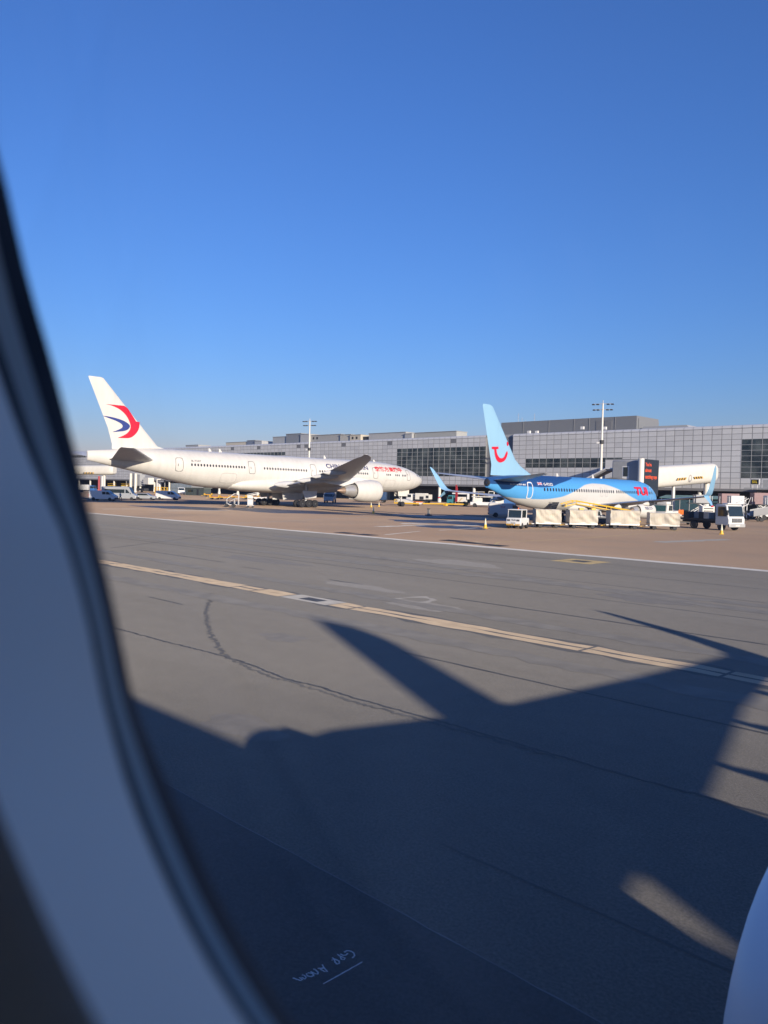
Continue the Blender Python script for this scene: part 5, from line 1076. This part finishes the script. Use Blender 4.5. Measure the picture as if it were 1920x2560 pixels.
# wheeled access steps by the main wheels, yellow dollies behind them
ws = thing('wheeled_steps', 'white wheeled maintenance steps standing behind the main wheels of the white airliner', 'steps', (-106.9, 73, 0), radians(48))
MB().box((-.3, 0, .42), (2.0, 1.0, .07)).build('base_frame', OFFWHITE, ws)
for k in range(4): MB().box((-.75 + .28 * k, 0, .6 + .24 * k), (.3, .8, .05)).build('step', OFFWHITE, ws)
for y in (-.45, .45):
    MB().tube([(-1.0, y, .45), (-1.0, y, 1.3), (.2, y, 2.2), (.9, y, 2.2)], .035, 6).build('handrail', OFFWHITE, ws); MB().cyl((.9, y, .4), (.9, y, 2.2), .04, .04, 6).build('post', OFFWHITE, ws); MB().cyl((.25, y, .4), (.25, y, 1.4), .035, .035, 6).build('post', OFFWHITE, ws)
MB().box((.58, 0, 1.38), (.75, .95, .06)).build('platform', OFFWHITE, ws); vwheels(ws, (-1.0, .1), 1.1, .3, .16)
sb = thing('tool_trolley', 'white upright trolley beside the wheeled maintenance steps', 'trolley', (-104.9, 75.0, 0), radians(48))
MB().box((0, 0, .9), (.9, .7, .9)).build('cabinet', OFFWHITE, sb, bevel=.03); MB().box((0, 0, .32), (1.2, .8, .08)).build('frame', OFFWHITE, sb)
for x in (-.4, .4): MB().cyl((x, -.36, .2), (x, -.36, 1.75), .03, .03, 6).build('post', OFFWHITE, sb)
MB().box((0, -.36, 1.7), (.86, .05, .4)).build('top_panel', CREAM, sb); vwheels(sb, (-.4, .4), .9, .16, .1)
def dolly(label, loc, rz, L=3.0):
    t = thing('flat_dolly', label, 'dolly', loc, rz, 'yellow equipment dollies'); MB().box((0, 0, .55), (L, 1.6, .14)).build('bed', YELLOW, t)
    for x in (-L / 2 + .1, L / 2 - .1): MB().box((x, 0, .8), (.12, 1.6, .5)).build('end_stop', YELLOW, t)
    for k in range(4): MB().cyl((-L / 2 + .5 + k * (L - 1) / 3, -.75, .68), (-L / 2 + .5 + k * (L - 1) / 3, .75, .68), .06).build('roller', ORANGE, t)
    MB().cyl((-L / 2, 0, .4), (-L / 2 - .9, 0, .3), .05).build('drawbar', YELLOW, t); vwheels(t, (-L / 2 + .5, L / 2 - .5), 1.6, .24, .16)
for lb, p, L in (('small yellow dolly farthest from the wheeled steps, beside the dark kiosk', (-205, 131, 0), 2.4), ('yellow dolly next to the dark kiosk side, with a drawbar towards the pier', (-164.5, 107, 0), 2.4), ('yellow dolly just behind the wheeled steps', (-167, 111.5, 0), 2.6), ('long yellow and orange dolly behind the rear bogie', (-172, 119.5, 0), 4.2), ('yellow dolly nearest the rear bogie of the white airliner', (-174, 125, 0), 3.6)): dolly(lb, p, radians(45), L)
b7 = thing('belt_loader', 'cream belt loader sloping up beneath the white airliner belly', 'belt loader', (-158, 115.6, 0), radians(45))
MB().prism([(-3, .9), (3.0, 2.3), (3.0, 2.5), (-3, 1.15)], -.5, .5).build('conveyor', CREAM, b7); MB().box((0, 0, .6), (4, 1.6, .4)).build('chassis', OFFWHITE, b7)
for y in (-.6, .6): MB().tube([(-3, y, 1.4), (3, y, 2.8)], .05, 6).build('handrail', OFFWHITE, b7)
vwheels(b7, (-1.4, 1.4), 1.7, .35)
ks = thing('kiosk', 'low dark grey-green hut beyond the rear of the white airliner', 'hut', (-226, 140.5, 0), radians(10))
MB().box((0, 0, 1.2), (9, 3, 2.4)).build('wall', mat('hut green', (.07, .085, .08), .7, var=.1), ks); MB().box((0, 0, 2.5), (9.6, 3.6, .2)).build('roof', mat('hut roof', (.2, .22, .2), .7), ks); MB().box((1.5, -1.52, 1.1), (1.0, .06, 2.0)).build('door', CHASSIS, ks); MB().box((-2, -1.52, 1.5), (2.4, .06, .8)).build('window', GLASS, ks)
# far left equipment below the jet bridge
lf1 = thing('scissor_lift', 'yellow scissor lift below the jet bridge, the one nearer the dark window edge', 'scissor lift', (-262, 128, 0), radians(40), 'yellow lifts')
MB().box((0, 0, .7), (2.6, 1.2, .5)).build('chassis', YELLOW, lf1); MB().box((0, 0, 2.6), (2.6, 1.2, .15)).build('platform', YELLOW, lf1)
for y in (-.5, .5): MB().cyl((-1, y, 1), (1, y, 2.5), .07).cyl((1, y, 1), (-1, y, 2.5), .07).build('scissor', CHASSIS, lf1); MB().box((0, y * 1.1, 3.2), (2.6, .05, .08)).build('rail', YELLOW, lf1)
vwheels(lf1, (-.9, .9), 1.3, .35)
lf2 = copy_tree(lf1); lf2.location = (-250, 127, 0); lf2['label'] = 'yellow scissor lift nearer the grey lift tower'
fb = box_truck('flatbed_lorry', 'pale flatbed lorry parked below the jet bridge beside the yellow lifts', (-240, 119, 0), radians(40), OFFWHITE, [((-.8, 0, 1.25), (4.4, 2.2, .5), OFFWHITE, 'bed')], 6.6)
bt = box_truck('blue_lorry', 'blue and white lorry at the dark window edge below the jet bridge', (-258, 117, 0), radians(40), BLUEP, [((-.8, 0, 1.8), (4.0, 2.2, 1.8), OFFWHITE, 'body_box')], 6.4)
br = thing('barrier', 'orange plastic barrier on the apron near the shaded van', 'barrier', (-233, 111, 0), radians(45))
for k in range(4): MB().prism([(-.3, 0), (.3, 0), (.16, .5), (.12, 1.3), (-.12, 1.3), (-.16, .5)], -4 + 2 * k + .05, -2.05 + 2 * k, 'y').build('segment', ORANGE, br)
rk = thing('equipment_rack', 'yellow wheeled rack behind the bright white van', 'rack', (-234, 131.5, 0), radians(45))
for k in range(5): MB().box((-2 + k, 0, 1.4), (.12, 1.0, 2.2)).build('upright', YELLOW, rk)
for z in (.6, 1.5, 2.4): MB().box((0, 0, z), (4.4, 1.0, .1)).build('shelf', YELLOW, rk)
vwheels(rk, (-1.6, 1.6), 1.1, .25, .15)
# parked loaders and ramps beyond the white truck
RDUST = mat('dusty red', (.27, .17, .175), .6, var=.1)
def high_loader(label, loc, rz, boxm, w, hgt, z0=2.35):
    t = thing('high_loader', label, 'loader', loc, rz, 'parked high loaders'); MB().box((0, 0, .75), (4.4, 1.9, .4)).build('chassis', OFFWHITE, t, bevel=.04)
    for y in (-.8, .8): MB().cyl((-1.6, y, .9), (.6, y, z0), .08).cyl((1.6, y, .9), (-.6, y, z0), .08).build('scissor', OFFWHITE, t)
    MB().box((0, 0, z0 + .05), (4.2, 2.1, .12)).build('deck', CHASSIS, t); MB().box((0, 0, z0 + .1 + hgt / 2), (w, 2.0, hgt)).build('cabin', boxm, t, bevel=.04)
    MB().box((w / 2 + .25, -.9, z0 + .7), (.06, .06, 1.1)).box((-w / 2 - .25, -.9, z0 + .7), (.06, .06, 1.1)).build('rail', OFFWHITE, t); vwheels(t, (-1.5, 1.5), 2.0, .42, .28)
for lb, p, m_, w, hh in (('high loader with a plain grey cabin, directly above the white truck', (-52.6, 126.5, 0), GREYP, 2.3, 1.35), ('high loader with a dusty red cabin beside the grey one', (-50.4, 132, 0), RDUST, 2.8, 1.65), ('high loader with a small white cabin in front of the red ones', (-47.2, 126.5, 0), OFFWHITE, 2.0, 1.3), ('high loader with a tall dusty red cabin nearest the pier column', (-46.4, 135.5, 0), RDUST, 3.0, 1.9), ('high loader with a white cabin above the grey ramp', (-43.2, 131, 0), OFFWHITE, 2.2, 1.45), ('high loader with a blue-grey cabin at the picture edge', (-38.4, 131, 0), mat('blue grey', (.3, .33, .38), .5), 3.2, 1.3)): high_loader(lb, p, radians(38), m_, w, hh)
rp = thing('boarding_ramp', 'long grey sloping boarding ramp on wheels beneath the loaders', 'ramp', (-39.9, 122.5, 0), radians(40))
MB().prism([(-3.4, .75), (3.4, 2.1), (3.4, 3.05), (-3.4, 1.75)], -.75, -.69).build('side_panel', mat('ramp grey', (.24, .245, .26), .55), rp); MB().prism([(-3.4, .75), (3.4, 2.1), (3.4, 3.05), (-3.4, 1.75)], .69, .75).build('side_panel', GREYP, rp); MB().prism([(-3.4, .7), (3.4, 2.05), (3.4, 2.15), (-3.4, .8)], -.7, .7).build('walkway', CHASSIS, rp)
for x in (-2.2, 2.0): MB().cyl((x, -.6, .3), (x, -.6, 1.2 + .15 * x), .06).cyl((x, .6, .3), (x, .6, 1.2 + .15 * x), .06).build('leg', OFFWHITE, rp)
vwheels(rp, (-2.2, 2.0), 1.4, .3, .2)
rs = thing('passenger_steps', 'white lattice passenger steps beside the grey boarding ramp', 'steps', (-45.1, 121, 0), radians(40))
for y in (-.7, .7): MB().tube([(-1.6, y, .6), (1.6, y, 2.6)], .07, 6).tube([(-1.6, y, 1.5), (1.6, y, 3.4)], .05, 6).build('stringer', OFFWHITE, rs)
for k in range(9): MB().box((-1.5 + .37 * k, 0, .7 + .23 * k), (.3, 1.4, .05)).build('step', GALV, rs)
for k in range(5): MB().cyl((-1.5 + .75 * k, -.7, .65 + .46 * k), (-1.1 + .75 * k, -.7, 1.75 + .46 * k), .04, .04, 6).build('lattice', OFFWHITE, rs)
MB().cyl((1.4, .6, .3), (1.4, .6, 2.5), .07).cyl((1.4, -.6, .3), (1.4, -.6, 2.5), .07).build('leg', OFFWHITE, rs); vwheels(rs, (-1.2, 1.2), 1.5, .28, .18)
sh_ = thing('shelter', 'teal roofed glass shelter in front of the pier, beyond the far wing tip', 'shelter', (-70.2, 164, 0))
MB().prism([(-1.6, 3.0), (1.6, 3.5), (1.6, 3.7), (-1.6, 3.2)], -6.5, 6.5, 'x').build('roof', mat('teal roof', (.16, .3, .3), .5), sh_)
for k in range(7):
    MB().cyl((-6.2 + 2.06 * k, -1.3, 0), (-6.2 + 2.06 * k, -1.3, 3.1), .07, .07, 6).build('post', GALV, sh_)
    if k < 6: MB().box((-5.2 + 2.06 * k, -1.3, 1.6), (1.85, .05, 2.2)).build('pane', mat('shelter glass', (.06, .12, .14), .15), sh_)
